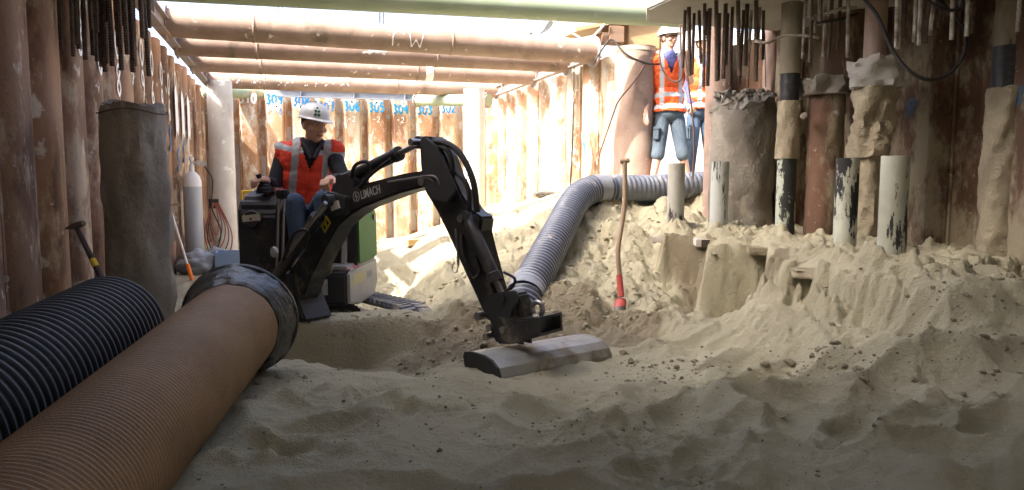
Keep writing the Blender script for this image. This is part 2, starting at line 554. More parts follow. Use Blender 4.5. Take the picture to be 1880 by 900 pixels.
# ------------------------------------------------------------------ SAND GROUND (one sheet)
pa = [(-1.6, .5, .40), (-1.6, 2, .36), (-1.4, 3.6, .25), (-.4, .8, .43), (.6, .8, .44), (1.6, .6, .46), (3, .4, .52), (0, 2.4, .46), (.9, 2.9, .42),
      (-.1, 3.1, .46), (1.5, 3.3, .39), (1.2, 2, .45), (2.0, 1.4, .48), (4.3, 1.0, .5), (4.3, 2.2, .56), (4.3, 3.2, .68), (4.3, 5, .75), (3.6, 6.2, .74), (2.2, 3.4, .48), (1.1, 3.15, .395)]
pa += [tuple(A(*q)) for q in ((1600, 700, 2.75), (1600, 610, 3.2), (1600, 555, 3.4), (1635, 466, 3.5), (1635, 466, 3.36), (1590, 466, 3.5), (1690, 468, 3.5), (1550, 450, 4.3), (1440, 437, 5.1), (1500, 500, 4.0),
                              (1320, 436, 5.45), (1240, 430, 5.7), (1380, 455, 4.95), (1820, 492, 4.3), (1880, 560, 3.5), (1740, 530, 3.7), (1430, 585, 3.75), (1870, 720, 2.6), (1500, 590, 3.5))]
pb = [(-1.6, 3.4, .1), (-1.6, 6, .08), (-1.6, 14, .1), (-.8, 5.5, .06), (.2, 5.6, .05), (1.0, 5.9, .08), (0, 7.2, .07), (1.5, 7.5, .15), (0, 10, .1), (1.5, 10, .18), (0, 13.6, .12),
      (2.2, 13.6, .15), (3.9, 13.6, .75), (3.8, 12, .82), (3.9, 9.6, 1.0), (4.3, 7.65, 1.2), (4.7, 8.3, 1.2), (6, 9, 1.2), (8, 8, 1.2), (8, 5.5, 1.2), (5.4, 7, 1.18),
      (.1, 3.9, .02), (.6, 4.0, .06), (-.8, 4.2, .05)]
pb += [tuple(A(*q)) for q in ((850, 440, 7.9), (862, 396, 8.9), (1000, 372, 8.2), (930, 384, 8.6), (930, 405, 7.7), (1000, 450, 6.5), (930, 480, 6.2), (870, 560, 5.2), (780, 580, 5.0), (760, 612, 4.7),
                              (820, 652, 4.2), (1070, 374, 7.0), (1180, 377, 7.0), (1280, 385, 6.9), (1100, 450, 6.2), (1180, 470, 5.9), (1140, 545, 5.0), (1200, 575, 4.8),
                              (1040, 520, 5.4), (1000, 565, 4.7), (1050, 595, 4.3), (1300, 606, 4.6), (1390, 606, 4.6), (1350, 590, 4.3), (770, 500, 7.1), (700, 475, 8.4), (820, 470, 7.3))]
fa, fb_ = tps(pa), tps(pb)
edge = [(-2.2, 3.1)] + [tuple(A(*q))[:2] for q in ((380, 640, 3.3), (520, 632, 3.35), (640, 652, 3.2), (760, 678, 3.05), (860, 664, 3.2), (985, 640, 3.45), (1115, 612, 3.7), (1290, 594, 3.9),
                                                 (1402, 590, 4.0), (1412, 520, 4.85), (1292, 520, 4.95), (1288, 500, 5.4), (1214, 500, 5.5), (1240, 420, 6.2), (1300, 420, 6.8), (1420, 420, 6.7))] + [(4.6, 6.4), (9, 6.4), (9, -2), (-2.2, -2)]


def poly_sd(x, y, poly):
    d = np.full(x.shape, 1e9)
    ins = np.zeros(x.shape, bool)
    n = len(poly)
    for i in range(n):
        ax, ay = poly[i]
        bx, by = poly[(i + 1) % n]
        ex, ey = bx - ax, by - ay
        t = np.clip(((x - ax) * ex + (y - ay) * ey) / (ex * ex + ey * ey), 0, 1)
        d = np.minimum(d, (x - ax - t * ex) ** 2 + (y - ay - t * ey) ** 2)
        c = ((ay > y) != (by > y)) & (x < ex * (y - ay) / (ey if ey else 1e-9) + ax)
        ins ^= c
    return np.where(ins, 1, -1) * np.sqrt(d)


_fr = random.Random(21)
FEET = [(_fr.uniform(-.1, 2.6), _fr.uniform(1.5, 2.95), _fr.choice((_fr.uniform(-.6, .6), _fr.uniform(1.0, 2.2), _fr.uniform(0, 3.1))), _fr.uniform(.014, .032)) for _ in range(34)]
SHV = A(1139, 566, 4.93)


def ground_z(x, y):
    za = fa(x, y)
    zb = fb_(x, y)
    # loose dug sand: clods and ridges
    rough = sstep(.5, 1.3, x + .25 * (y - 4)) * sstep(8.6, 7.4, y) + .35
    rough = np.clip(rough, 0, 1)
    n1 = fbm(x, y, 3.2, 5, 11, .55)
    n2 = np.abs(fbm(x, y, 6.5, 4, 21, .6))
    zb = zb + rough * (.14 * n1 + .055 * n2 - .03)
    w1 = np.sqrt(worley(x + .04 * fbm(x, y, 9, 2, 3), y + .04 * fbm(x, y, 9, 2, 4), 9, 2))
    zb = zb + rough * .03 * np.clip(.62 - w1, 0, 1) * sstep(-.1, .15, fbm(x, y, 2.1, 3, 44)) + rough * .026 * np.abs(fbm(x + .05 * n1, y + .05 * n2, 15, 3, 91, .6))
    # bank in front of the digger: steep face towards the trench
    yb = y - .05 * fbm(x, y, 2.5, 3, 5)
    bk_ = sstep(4.36, 4.50, yb) * sstep(5.15, 4.75, yb) * sstep(.98, .72, x + .06 * n1) * sstep(-1.6, -1.2, x)
    zb = zb * (1 - bk_) + bk_ * (.385 + .03 * n1)
    # walked-over dry sand: soft pits with sharp crests between them
    wx = x + .14 * fbm(x, y, 1.9, 3, 31)
    wy = y + .14 * fbm(x, y, 1.9, 3, 35)
    amp = .065 + .10 * sstep(-.3, .35, fbm(x, y, .9, 2, 60))
    pit = (np.clip(worley(wx * .75, wy * 1.25, 4.2, 7), 0, .7) - .24) * amp
    pit2 = (np.clip(worley(wx + .5, wy * 1.2, 8.3, 17), 0, .6) - .24) * .035 * sstep(-.2, .3, fbm(x, y, 1.1, 2, 66))
    lump = sstep(2.0, 2.4, x) * sstep(2.95, 3.3, .294 * x + .956 * y)
    cam_d = .294 * x + .956 * y
    calm = (1 - .85 * lump) * (1 - .6 * sstep(2.6, 3.1, cam_d) * sstep(1.9, 1.5, x))
    pit, pit2 = pit * calm, pit2 * (.4 + .6 * calm)
    za = za + pit + pit2 + .05 * fbm(x, y, 1.3, 3, 50) + .014 * fbm(x, y, 9, 4, 52, .6) - .005
    za = za + lump * (.085 * fbm(x, y, 4.6, 5, 70, .62) + .06 * np.abs(fbm(x, y, 9, 4, 75)))
    tt = np.clip((za - .56) / .24, 0, 1)
    za = np.where((za > .56) & (za < .80), za * (1 - lump) + lump * (.56 + .24 * sstep(.25, .7, tt + .25 * fbm(x, y, 3.0, 3, 95))), za)
    za = za + lump * (.045 * fbm(x, y, 5.5, 4, 97, .6) + .03 * np.abs(fbm(x, y, 11, 3, 99)) - .008)
    if x.size > 50:
        for (fx, fy, fa_, fd_) in FEET:
            c_, s_ = math.cos(fa_), math.sin(fa_)
            u = ((x - fx) * c_ + (y - fy) * s_) / .155
            v = (-(x - fx) * s_ + (y - fy) * c_) / (.062 + .012 * np.cos(u * 2.2))
            rr = (np.abs(u) ** 2.6 + np.abs(v) ** 2.6)
            za = za - fd_ * np.exp(-(rr ** 1.6)) + fd_ * .45 * np.exp(-((rr - 1.9) / .7) ** 2) + fd_ * .10 * np.exp(-(rr ** 2)) * np.sin(u * 28)
    sd = poly_sd(x, y, edge)
    wob = .10 * fbm(x, y, 2.6, 4, 80)
    steep = sstep(1.9, 2.15, x) * sstep(4.25, 4.5, .294 * x + .956 * y)
    wob = wob * (1 - .45 * steep) + steep * .03 * fbm(x, y, 9, 3, 83)
    half = .17 * (1 - steep) + .035 * steep
    k = np.clip((sd + wob + half * .6) / (2 * half) + .5, 0, 1)
    k = np.where(steep > .5, k, k * k * (3 - 2 * k))
    z = zb * (1 - k) + za * k
    q_ = np.exp(-(((x - SHV[0]) / .16) ** 4) - (((y - SHV[1] + .05) / .16) ** 4))
    z = z * (1 - q_) + q_ * (SHV[2] - .03 + .05 * n1)
    # keep the rolls of sand low under the machine
    m = np.exp(-(((x - .15) / .75) ** 4) - (((y - 5.6) / .62) ** 4))
    z = z * (1 - m) + m * (.05 + .02 * n1)
    return z


def axis(a, b, f):
    out = [a]
    while out[-1] < b:
        out.append(out[-1] + f(out[-1]))
    return np.array(out)


gx = np.concatenate([axis(-1.9, 4.4, lambda t: .0125), axis(4.45, 9, lambda t: .07)])
gy = axis(-4.2, 14.6, lambda t: .06 if t < .9 else (.010 if t < 3.6 else (.012 if t < 5.6 else (.02 if t < 8 else .04))))
GX, GY = np.meshgrid(gx, gy)
GZ = ground_z(GX, GY)


def gz(x, y):
    return float(ground_z(np.array([[x]]), np.array([[y]]))[0, 0])


ny, nx = GX.shape
me = bpy.data.meshes.new('sand_ground')
co = np.stack([GX, GY, GZ], -1).reshape(-1, 3).astype(np.float32)
idx = np.arange(nx * ny).reshape(ny, nx)
q = np.stack([idx[:-1, :-1], idx[:-1, 1:], idx[1:, 1:], idx[1:, :-1]], -1).reshape(-1, 4)
me.vertices.add(len(co)); me.vertices.foreach_set('co', co.ravel())
me.loops.add(q.size); me.loops.foreach_set('vertex_index', q.ravel().astype(np.int32))
me.polygons.add(len(q)); me.polygons.foreach_set('loop_start', np.arange(0, q.size, 4, dtype=np.int32))
me.polygons.foreach_set('use_smooth', np.ones(len(q), bool))
me.update(calc_edges=True)
dmp = sstep(.02, .16, fbm(GX, GY, 1.7, 4, 120) + .30 * np.exp(-((GX - 1.0) / .7) ** 2 - ((GY - 4.35) / .5) ** 2) + .12 * np.exp(-((GX - 2.0) / .5) ** 2 - ((GY - 4.6) / .35) ** 2) - .08)
dmp = dmp * np.clip(1 - (poly_sd(GX, GY, edge) > .12) * .8, 0, 1) * sstep(6.2, 5.0, GY) * (GY > 3.0)
at_ = me.attributes.new('damp', 'FLOAT', 'POINT')
at_.data.foreach_set('value', dmp.ravel().astype(np.float32))
me.materials.append(MATS['sand'])
g = link('sand_ground', me)
g['kind'] = 'structure'

# loose crumbs of damp sand
def crumbs(name, spots, seed, m='clod', label='dark damp crumbs of sand scattered over the pale sand'):
    rg = np.random.RandomState(seed)
    bm = bmesh.new()
    bmesh.ops.create_icosphere(bm, subdivisions=1, radius=1)
    bv = np.array([v.co[:] for v in bm.verts]); bf = np.array([[v.index for v in f.verts] for f in bm.faces])
    bm.free()
    X, Y, S = [], [], []
    for (cx, cy, sx, sy, n, s0, s1) in spots:
        X.append(rg.normal(cx, sx, n)); Y.append(rg.normal(cy, sy, n)); S.append(.8 * (s0 + (s1 - s0) * rg.rand(n) ** 5))
    X, Y, S = map(np.concatenate, (X, Y, S))
    Z = ground_z(X[None], Y[None])[0]
    V, F = [], []
    for i in range(len(X)):
        v = bv * (1 + .7 * (rg.rand(len(bv), 1) - .5)) * S[i] * (1 + .5 * (rg.rand(3) - .5)) * np.array([1.15, 1.15, .8])
        V.append(v + np.array([X[i], Y[i], Z[i] + S[i] * .25])); F.append(bf + i * len(bv))
    m_ = bpy.data.meshes.new(name)
    m_.from_pydata(np.concatenate(V).tolist(), [], np.concatenate(F).tolist())
    m_.materials.append(MATS[m])
    m_.polygons.foreach_set('use_smooth', [m == 'sand'] * len(m_.polygons))
    o = link(name, m_)
    o['kind'] = 'stuff'
    tag(o, label, 'crumbs')


def gw(px, py, d):
    p = A(px, py, d)
    return p.x, p.y


sp = []
for px, py, d, sx, sy, n, a, b in ((1200, 620, 3.4, .16, .16, 110, .004, .022), (1330, 640, 3.2, .2, .12, 60, .003, .016), (1560, 600, 3.0, .2, .12, 60, .004, .024),
                                   (1500, 570, 3.1, .12, .08, 60, .005, .028), (1800, 560, 3.2, .25, .14, 80, .004, .026), (1700, 500, 3.5, .4, .2, 80, .004, .024), (1850, 620, 2.8, .15, .1, 60, .004, .022),
                                   (1000, 760, 2.4, .25, .10, 50, .003, .010), (780, 750, 2.4, .25, .12, 45, .003, .013), (570, 650, 3.0, .15, .06, 30, .004, .018), (470, 780, 2.2, .1, .05, 16, .004, .012),
                                   (1540, 700, 2.7, .5, .25, 60, .003, .014), (1400, 820, 2.1, .5, .2, 60, .002, .009), (900, 700, 2.8, .6, .2, 60, .002, .009), (1000, 560, 4.6, .4, .25, 160, .006, .03),
                                   (850, 600, 4.2, .25, .2, 120, .006, .03), (1120, 520, 5.2, .4, .3, 160, .006, .03), (900, 480, 6.2, .5, .6, 160, .008, .035), (1150, 430, 6.4, .5, .3, 140, .008, .035), (640, 576, 4.5, .4, .06, 60, .006, .022)):
    sp.append((*gw(px, py, d), sx, sy, n, a, b))
sp[14:14] = [(1.0, 2.4, .8, .4, 420, .0018, .007), (1.9, 2.3, .5, .4, 260, .002, .010), (.9, 1.9, .7, .25, 220, .0015, .005)]
crumbs('sand_crumbs', sp[:17], 5)
crumbs('sand_lumps', [q[:4] + (q[4] * 4, q[5] * .5, q[6] * .75) for q in sp[17:]], 6, 'sand', 'pale lumps of loose sand on the dug mound')


# ------------------------------------------------------------------ CONCRETE SLAB overhead, with its starter bars
SZ = 2.47
mb = MB()
outl = [(-1.6, -2.4), (4.6, -2.4), (4.6, 5.45), (2.80, 5.45), (2.6, 5.05), (2.6, 2.6), (-.72, 2.6), (-.72, 5.72), (-1.6, 5.72)]  # stops short behind the camera so fill light reaches the sand
mb.prism(outl, lambda a, b, t: (a, b, SZ + .26 + t), .52)
slab = mb.build('concrete_slab', 'slab_concrete', None, bevel=.012)
slab['kind'] = 'structure'
slab['label'] = 'concrete slab overhead with cut rebar hanging from its underside'


# the building is an unseen extra on the slab, put there to shade the pit
shade_bld = empty('shadecaster', (.5, .1, SZ + .54), 'brick building added out of view on the slab to cast shade', 'shadecaster')
MB().box((-3.5, .2, 6.0), (16.0, 4.4, 12.0)).build('wall', 'shade_brick', shade_bld, bevel=.01)
for i in range(36):  # window grid dressing the added shade block
    wx_, wz_ = -10.4 + 1.6 * (i % 9), 1.9 + 2.8 * (i // 8)
    w_ = MB().box((wx_, 2.41, wz_), (.9, .06, 1.6)).build('window', 'white_plastic', shade_bld)
    MB().box((wx_, 2.445, wz_), (.78, .01, 1.48)).build('pane', 'pane_glass', w_)


def rebar_mesh(L, r, mname, name):
    path, rr = [], []
    n = int(L / .011)
    for i in range(n + 1):
        path.append((0, 0, -L * i / n)); rr.append(r * (1.0 if i % 2 else .82))
    m_ = MB().tube(path, rr, 7)
    o = m_.build(name, mname)
    me_ = o.data
    bpy.data.objects.remove(o)
    return me_


RB = [rebar_mesh(.75, .0135, 'rebar', 'rebar'), rebar_mesh(.75, .0165, 'rebar', 'rebar'), rebar_mesh(.75, .0125, 'rebar_lime', 'rebar')]


def rebar(px, py_end, d, kind=0, tilt=(0, 0), top=SZ):
    p = A(px, py_end, d)
    o = link('rebar', RB[kind], slab)
    o.location = (p.x, p.y, top + .02)
    o.rotation_euler = (tilt[0], tilt[1], random.uniform(0, 6))
    o.scale = (1, 1, (top + .02 - p.z) / .75)


rg = random.Random(12)
for i, (px, py) in enumerate(((84, 75), (93, 78), (99, 62), (107, 88), (117, 92), (130, 100), (137, 104), (144, 82), (148, 90), (158, 110), (167, 54), (172, 102), (177, 114), (184, 122), (189, 132),
                              (197, 117), (206, 122), (214, 86), (223, 129), (233, 100), (240, 133), (246, 118), (250, 121), (261, 70), (269, 140), (275, 52), (12, 44), (22, 46), (35, 40), (46, 48), (62, 20), (180, 60), (200, 40), (226, 48))):
    rebar(px, py, rg.uniform(4.35, 4.95), rg.choice((0, 1, 1)), (rg.uniform(-.02, .02), rg.uniform(-.03, .03)))
for px, py, dd, k in ((1256, 125, 5.5, 0), (1262, 140, 5.4, 1), (1272, 138, 5.6, 0), (1281, 118, 5.5, 0), (1290, 160, 5.3, 0), (1296, 75, 5.5, 0), (1300, 158, 5.45, 1), (1311, 150, 5.2, 1), (1318, 148, 5.6, 0), (1329, 145, 5.3, 1),
                     (1334, 120, 5.6, 0), (1341, 158, 5.4, 0), (1351, 140, 5.2, 1), (1362, 152, 5.5, 0), (1369, 120, 5.3, 1), (1376, 145, 5.5, 2), (1384, 150, 5.2, 1), (1392, 140, 5.4, 2), (1399, 110, 5.5, 0),
                     (1476, 108, 4.9, 2), (1488, 115, 4.8, 0), (1497, 60, 4.9, 2), (1512, 104, 4.8, 2), (1524, 112, 4.9, 0), (1540, 90, 4.8, 0), (1552, 106, 4.7, 2), (1641, 88, 4.2, 2), (1647, 90, 4.3, 2), (1677, 78, 4.2, 2), (1686, 84, 4.1, 2),
                     (1703, 80, 4.2, 0), (1715, 66, 4.1, 2), (1743, 74, 4.1, 2), (1772, 68, 4.0, 2), (1778, 62, 4.1, 0), (1869, 58, 3.9, 2), (1504, 40, 4.4, 0), (1590, 60, 4.9, 0), (1660, 70, 4.5, 0), (1730, 50, 4.4, 0)):
    rebar(px, py, dd, k, (rg.uniform(-.03, .03), rg.uniform(-.06, .06)))


# ------------------------------------------------------------------ SHEET PILE WALLS
def pile_mesh(f, a, depth, z0, z1, flip, name, mats, th=.013, rnd=False):
    """one U-shaped sheet pile: face width f, pitch a; flip = pan set back"""
    s = -1 if flip else 1
    y0 = -depth / 2
    pts = [(-a / 2, y0), (-f / 2 - .0, y0 + s * depth / 2 * .86), (-f / 2 + .018, y0 + s * depth / 2), (f / 2 - .018, y0 + s * depth / 2), (f / 2, y0 + s * depth / 2 * .86), (a / 2, y0)]
    if f > .2:   # shallow rolled ridges on the face
        pts = pts[:3] + [(-f / 6, y0 + s * depth / 2 + .004), (f / 6, y0 + s * depth / 2 + .004)] + pts[3:]
    if rnd:   # rolled, rounded pan
        pts = []
        for i in range(17):
            t = -1 + i / 8
            pts.append((t * a / 2, y0 + s * depth / 2 * (1 - abs(t) ** 3.6) ** .6))
    n = len(pts)
    mb = MB()
    nz = 2
    out = pts + [(p[0], p[1] - th) for p in pts[::-1]]
    mb.prism(out, lambda x, y, t: (x, y, (z0 + z1) / 2 + t), z1 - z0)
    # interlock bead
    mb.tube([(a / 2, y0 - .004, z0), (a / 2, y0 - .004, z1)], .014, 6)
    o = mb.build(name, mats, None, smooth=True, auto=25)
    m_ = o.data
    bpy.data.objects.remove(o)
    return m_


def wall(name, label, start, u, n, count, af, ab, ff, fbk, depth, z0, z1, m, mback=None, jit=.03, seed=1, rnd=False):
    """alternating front (af) and back (ab) piles along u; n points into the pit"""
    u, n = Vector((*u, 0)), Vector((*n, 0))
    root = empty(name, Vector((*start, 0)), label, 'wall')
    m1 = pile_mesh(ff, af, depth, z0, z1, False, 'sheet_pile', m, rnd=rnd)
    m2 = pile_mesh(fbk, ab, depth, z0, z1, True, 'sheet_pile', mback or m, rnd=rnd)
    pos, rg = 0.0, random.Random(seed)
    fronts = []
    ang = math.atan2(u.y, u.x)
    if (Matrix.Rotation(ang, 3, 'Z') @ Vector((0, 1, 0))).dot(n) < 0:
        u0, ang = u, ang + math.pi
    for i in range(count):
        front = i % 2 == 0
        a = af if front else ab
        o = link('sheet_pile', m1 if front else m2, root)
        o.location = u * (pos + a / 2) + n * rg.uniform(-.009, .009) + Vector((0, 0, rg.uniform(-jit, jit)))
        o.rotation_euler = (rg.uniform(-.003, .003), rg.uniform(-.003, .003), ang + rg.uniform(-.02, .02))
        o.matrix_parent_inverse = Matrix.Identity(4)
        if front:
            fronts.append((o, Vector((*start, 0)) + u * (pos + a / 2)))
        pos += a
    return root, fronts


lw, lfront = wall('sheet_pile_wall', 'rusty sheet pile wall along the left side of the pit', (-1.27, -4.05 + .35), (0, 1), (1, 0), 61, .335, .235, .27, .13, .20, -.6, 2.72, 'rust_wall', seed=2, rnd=True)
fwl, ffront = wall('sheet_pile_wall', 'orange rusty sheet pile wall closing the far end, with blue numbers', (-1.6, 13.6), (1, 0), (0, -1), 26, .30, .14, .265, .10, .16, -.6, 2.72, 'rust_far', seed=3, jit=.012)
rw, rfront = wall('sheet_pile_wall', 'sunlit rusty sheet pile wall on the right below the struts', (3.80, 8.33), (0, 1), (-1, 0), 18, .34, .25, .27, .14, .20, -.4, 2.72, 'rust_far', seed=4, rnd=True)
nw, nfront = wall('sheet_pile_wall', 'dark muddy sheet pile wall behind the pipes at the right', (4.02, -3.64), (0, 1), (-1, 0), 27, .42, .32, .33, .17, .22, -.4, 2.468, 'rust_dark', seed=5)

bw_, _ = wall('sheet_pile_wall', 'unseen pale wall behind the camera, closing the near end and bouncing fill light', (-1.6, -3.9), (1, 0), (0, 1), 18, .40, .30, .31, .16, .2, -.4, 2.468, 'concrete_pale', seed=9)  # unseen end wall, coloured pale to throw fill onto the sand
# grey lower webs on the far wall and its numbers
def far_fn(cx, z, off=.0):
    return lambda a, b: (cx + a, 13.6 - .088 - off, z + b)


pz = lambda py, d: A(500, py, d).z
nums = {1: '301', 2: '302', 3: '303', 4: '304', 5: '305', 6: '306', 7: '307', 8: '308', 9: '309', 10: '310'}
fr = sorted(ffront, key=lambda t: t[1].x)
# rightmost numbered pan sits near photo x = 835
xs = [(o, p) for o, p in fr if -1.2 < p.x < 3.45]
xs = xs[::-1]
for i, (o, p) in enumerate(xs):
    if i + 1 in nums:
        k = i + 1
        base = .004
        z = 2.42 if k not in (8, 9, 10) else 2.52
        f = (lambda cx, zz, o_: (lambda a, b: (cx + a - o_.location.x - fwl.location.x, 0, 0)))
        rgx = random.Random(k)
        dz = rgx.uniform(-.03, .03)

        def fn(a, b, o=o, z=z + dz):
            # into the pile's local frame (it is turned by pi)
            return (-(a - .145), .006, z - .03 + b - o.location.z)
        write(o, nums[k], fn, .16, .10, .034, ('paint_cyan' if k in (3, 4, 5, 6) else 'paint_blue') if k != 10 else 'paint_white', seed=k * 9)
        if k in (4, 5, 9, 6):
            def fn2(a, b, o=o, z=z - .21):
                return (-(a - .08), .006, z + b - o.location.z)
            write(o, {4: '-2', 5: '-2', 9: '-13', 6: '-2'}[k], fn2, .10, .075, .014, 'paint_blue' if k == 9 else 'paint_white', seed=k * 5)
        # lifting hole sprayed white
        if k < 10:
            mb = MB()
            cxh, czh = rgx.uniform(-.06, .02), 2.565 - (0.12 if k in (8, 9) else 0) - o.location.z
            ring = lambda r_, t, yy: (cxh + r_ * math.cos(t), yy, czh + r_ * math.sin(t) * 1.1)
            N = 16
            vs = [ring(.066 * random.uniform(.88, 1.12), 2 * math.pi * t / N, .006) for t in range(N)] + [ring(.016, 2 * math.pi * t / N, .006) for t in range(N)]
            mb.add(vs, [(t, (t + 1) % N, (t + 1) % N + N, t + N) for t in range(N)])
            mb.build('white_ring', 'paint_white', o)
            MB().add([ring(.015, 2 * math.pi * t / N, .007) for t in range(N)], [tuple(range(N))]).build('lifting_hole', 'void', o)
# grey strips of the recessed webs
mbw = []
rg = random.Random(4)
for ch in list(fwl.children):
    if ch.data.name.startswith('sheet_pile') and ch not in [o for o, _ in ffront]:
        h0 = rg.uniform(.9, 1.3)
        w_ = .112
        MB().box((0, -.157, (h0 - .3) / 1 + .2), (w_, .008, h0 + .6)).build('grey_strip', 'grey_web', ch)
        MB().box((0, -.157, 2.48), (w_, .008, rg.uniform(.25, .4))).build('grey_strip', 'grey_web', ch)

# white sprayed marks on the left wall
lf = sorted(lfront, key=lambda t: t[1].y)
lf = [q for q in lf if q[1].y > 3.1]
marks = {4: ('8', 2.05), 5: ('0', 2.0), 6: ('8', 1.9), 7: ('9', 2.05), 8: ('9', 2.0), 9: ('6', 1.98), 10: ('9', 1.95), 11: ('6', 1.9), 12: ('6', 2.0)}
for i, (o, p) in enumerate(lf):
    if i in marks:
        t_, z = marks[i]
        for tt, zz in ((t_, z), ('0', z + .30)):
            def fn(a, b, o=o, z=zz):
                return (-(a - .09), .006, z + b - o.location.z)
            write(o, tt, fn, .24, .2, .034, 'paint_white', seed=i * 3)
    if i in (10, 11, 12, 13):
        def fn(a, b, o=o):
            return (-(a - .1), .006, 1.3 + (i % 3) * .12 + b - o.location.z)
        mb = MB()
        stroke(mb, [(0, 0), (.08, .1), (.03, .22), (.15, .3)], .05, fn, 0, i)
        mb.build('paint_mark', 'paint_blue', o)
# irregular white patches on the piles near the far-left corner
for i, (o, p) in enumerate(lf):
    if i in (12, 13, 14):
        mb = MB()
        vs = [(x, .0065, 1.75 + zz - o.location.z) for x, zz in ((-.13, .1), (-.05, .0), (.06, .06), (.13, -.1), (.135, .55), (.02, .62), (-.12, .5))]
        mb.add(vs, [tuple(range(7))])
        mb.build('white_patch', 'paint_white', o)
# blue marks on the dark right wall
for i, (o, p) in enumerate(sorted(nfront, key=lambda t: t[1].y)):
    if 2.9 < p.y < 4.6:
        def fn(a, b, o=o, s=-1):
            return (a - .05, .0065, 1.62 + b - o.location.z)
        mb = MB()
        stroke(mb, [(0, .1), (.05, .13), (.08, .1), (.03, .05), (.09, .03)], .035, fn, 0, i)
        stroke(mb, [(.02, .11), (.08, .02)], .03, fn, 0, i)
        mb.build('paint_mark', 'paint_blue_dirty', o)
# stains and marks on the sunlit right wall
for i, (o, p) in enumerate(sorted(rfront, key=lambda t: t[1].y)):
    rgx = random.Random(i)
    for q_, mm in ((0, 'paint_cyan'), (1, 'paint_blue')):
        if rgx.random() < .5:
            def fn(a, b, o=o, z=1.3 + rgx.random() * .4, a0=rgx.uniform(-.1, .05)):
                return (a + a0, .0065, z + b - o.location.z)
            mb = MB()
            stroke(mb, [(0, .0), (.02, .1), (.0, .2)], .035, fn, 0, i)
            mb.build('paint_mark', mm, o)

# white panel added to stand in for the blown-out background behind the workers
mb = MB()
mb.box((6.4, 10.3, 1.9), (5.2, .25, 3.2))
wo = mb.build('white_backdrop', 'backdrop_white', None, bevel=.01)
tag(wo, 'white panel standing in for the blown-out glare behind the two standing workers', 'wall')
# open big steel casing at the end of the right wall
c = A(1163, 325, 8.65)
cas = empty('steel_casing', (c.x, c.y, .9), 'wide rusty pink brown steel casing pipe left of the standing worker', 'pipe')
mb = MB()
zt = A(1163, 92, 8.65).z
mb.lathe([(.235, -.1), (.235, zt - .9), (.222, zt - .9), (.222, zt - 1.2)], (0, 0, 0), seg=40, caps=False)
mb.build('pipe_wall', 'strut_brown', cas, smooth=True)
MB().lathe([(.24, zt - .955), (.24, zt - .915)], (0, 0, 0), seg=40, caps=False).build('rim_band', 'rust_far', cas, smooth=True)


# ------------------------------------------------------------------ STRUTS AND WALES
def strut(p0, p1, r, m, label, collar=True):
    p0, p1 = Vector(p0), Vector(p1)
    e = empty('steel_strut', p0, label, 'strut', 'tubular struts across the pit')
    L = (p1 - p0)
    n = 60
    mb = MB()
    mb.tube([L * (i / n) for i in range(n + 1)], r, 28)
    mb.build('tube', m, e, smooth=True)
    d = L.normalized()
    for s in (.0, 1):
        q = L * s
        mb = MB()
        mb.lathe([(r * 1.0, -.012), (r * 1.28, -.012), (r * 1.28, .012), (r * 1.0, .012)], q + d * (.03 if s == 0 else -.03), d, 24)
        mb.build('end_plate', 'wale_steel', e)
    if collar:
        for s in (.18, .62):
            MB().lathe([(r + .002, -.014), (r + .006, -.008), (r + .006, .008), (r + .002, .014)], L * s, d, 28, caps=False).build('weld_seam', m, e, smooth=True)
    return e


ZS = 2.72
XL, XR = -1.13, 3.66
s0 = strut((XL - .6, 7.4, 2.925), (XR + .7, 7.4, 3.005), .125, 'strut_green', 'green tubular strut at the very top of the picture', False)
s1 = strut((XL, 8.25, 2.78), (XR, 8.42, 2.745), .142, 'strut_brown', 'nearest rusty brown tubular strut, chalk letters on its side')
s2 = strut((XL, 9.05, 2.70), (XR, 9.3, 2.735), .125, 'strut_brown', 'second rusty tubular strut, with a pale scraped patch in the middle')
s3 = strut((XL, 10.45, 2.71), (XR, 10.7, 2.735), .125, 'strut_brown', 'third rusty tubular strut with a white band near its right end')
s4 = strut((XL, 12.4, 2.72), (XR, 12.75, 2.76), .125, 'strut_brown', 'farthest brown tubular strut speckled with white')
# chalk letters on the first strut
def on_strut(st, p0, p1, r):
    p0, p1 = Vector(p0), Vector(p1)
    d = (p1 - p0).normalized()
    v = Vector((0, -1, 0))
    up_ = d.cross(v) * -1
    if up_.z < 0:
        up_ = -up_

    def fn(a, b):
        ang = b / r
        return d * a + (v * math.cos(ang) + up_ * math.sin(ang)) * (r + .002)
    return fn


f1 = on_strut(s1, (XL, 8.25, 2.78), (XR, 8.42, 2.745), .142)
write(s1, 'CW', lambda a, b: f1(2.28 + a, b - .11), .17, .2, .012, 'paint_white', 'chalk_letter')
f2 = on_strut(s2, (XL, 9.05, 2.70), (XR, 9.3, 2.735), .125)
mb = MB()
for i in range(14):
    stroke(mb, [(2.05 + random.uniform(0, .3), random.uniform(-.05, .03)), (2.05 + random.uniform(0, .3), random.uniform(0, .12))], random.uniform(.01, .03), f2, 0, i)
mb.build('scraped_patch', 'concrete_pale', s2)
f3 = on_strut(s3, (XL, 10.45, 2.71), (XR, 10.7, 2.735), .125)
mb = MB()
MB().lathe([(.127, -.055), (.130, -.05), (.130, .05), (.127, .055)], Vector((XR - XL, .25, .025)) * .655, (1, .05, 0), 28, caps=False).build('white_band', 'paint_white', s3, smooth=True)
f4 = on_strut(s4, (XL, 12.4, 2.72), (XR, 12.75, 2.76), .125)
mb = MB()
for i in range(120):
    a, b, s_ = random.uniform(.2, 2.2), random.uniform(-.06, .16), random.uniform(.006, .018)
    mb.add([f4(a - s_, b), f4(a, b - s_), f4(a + s_, b), f4(a, b + s_ * 1.4)], [(0, 1, 2, 3)])
mb.build('splashes', 'paint_white', s4)['kind'] = 'stuff'


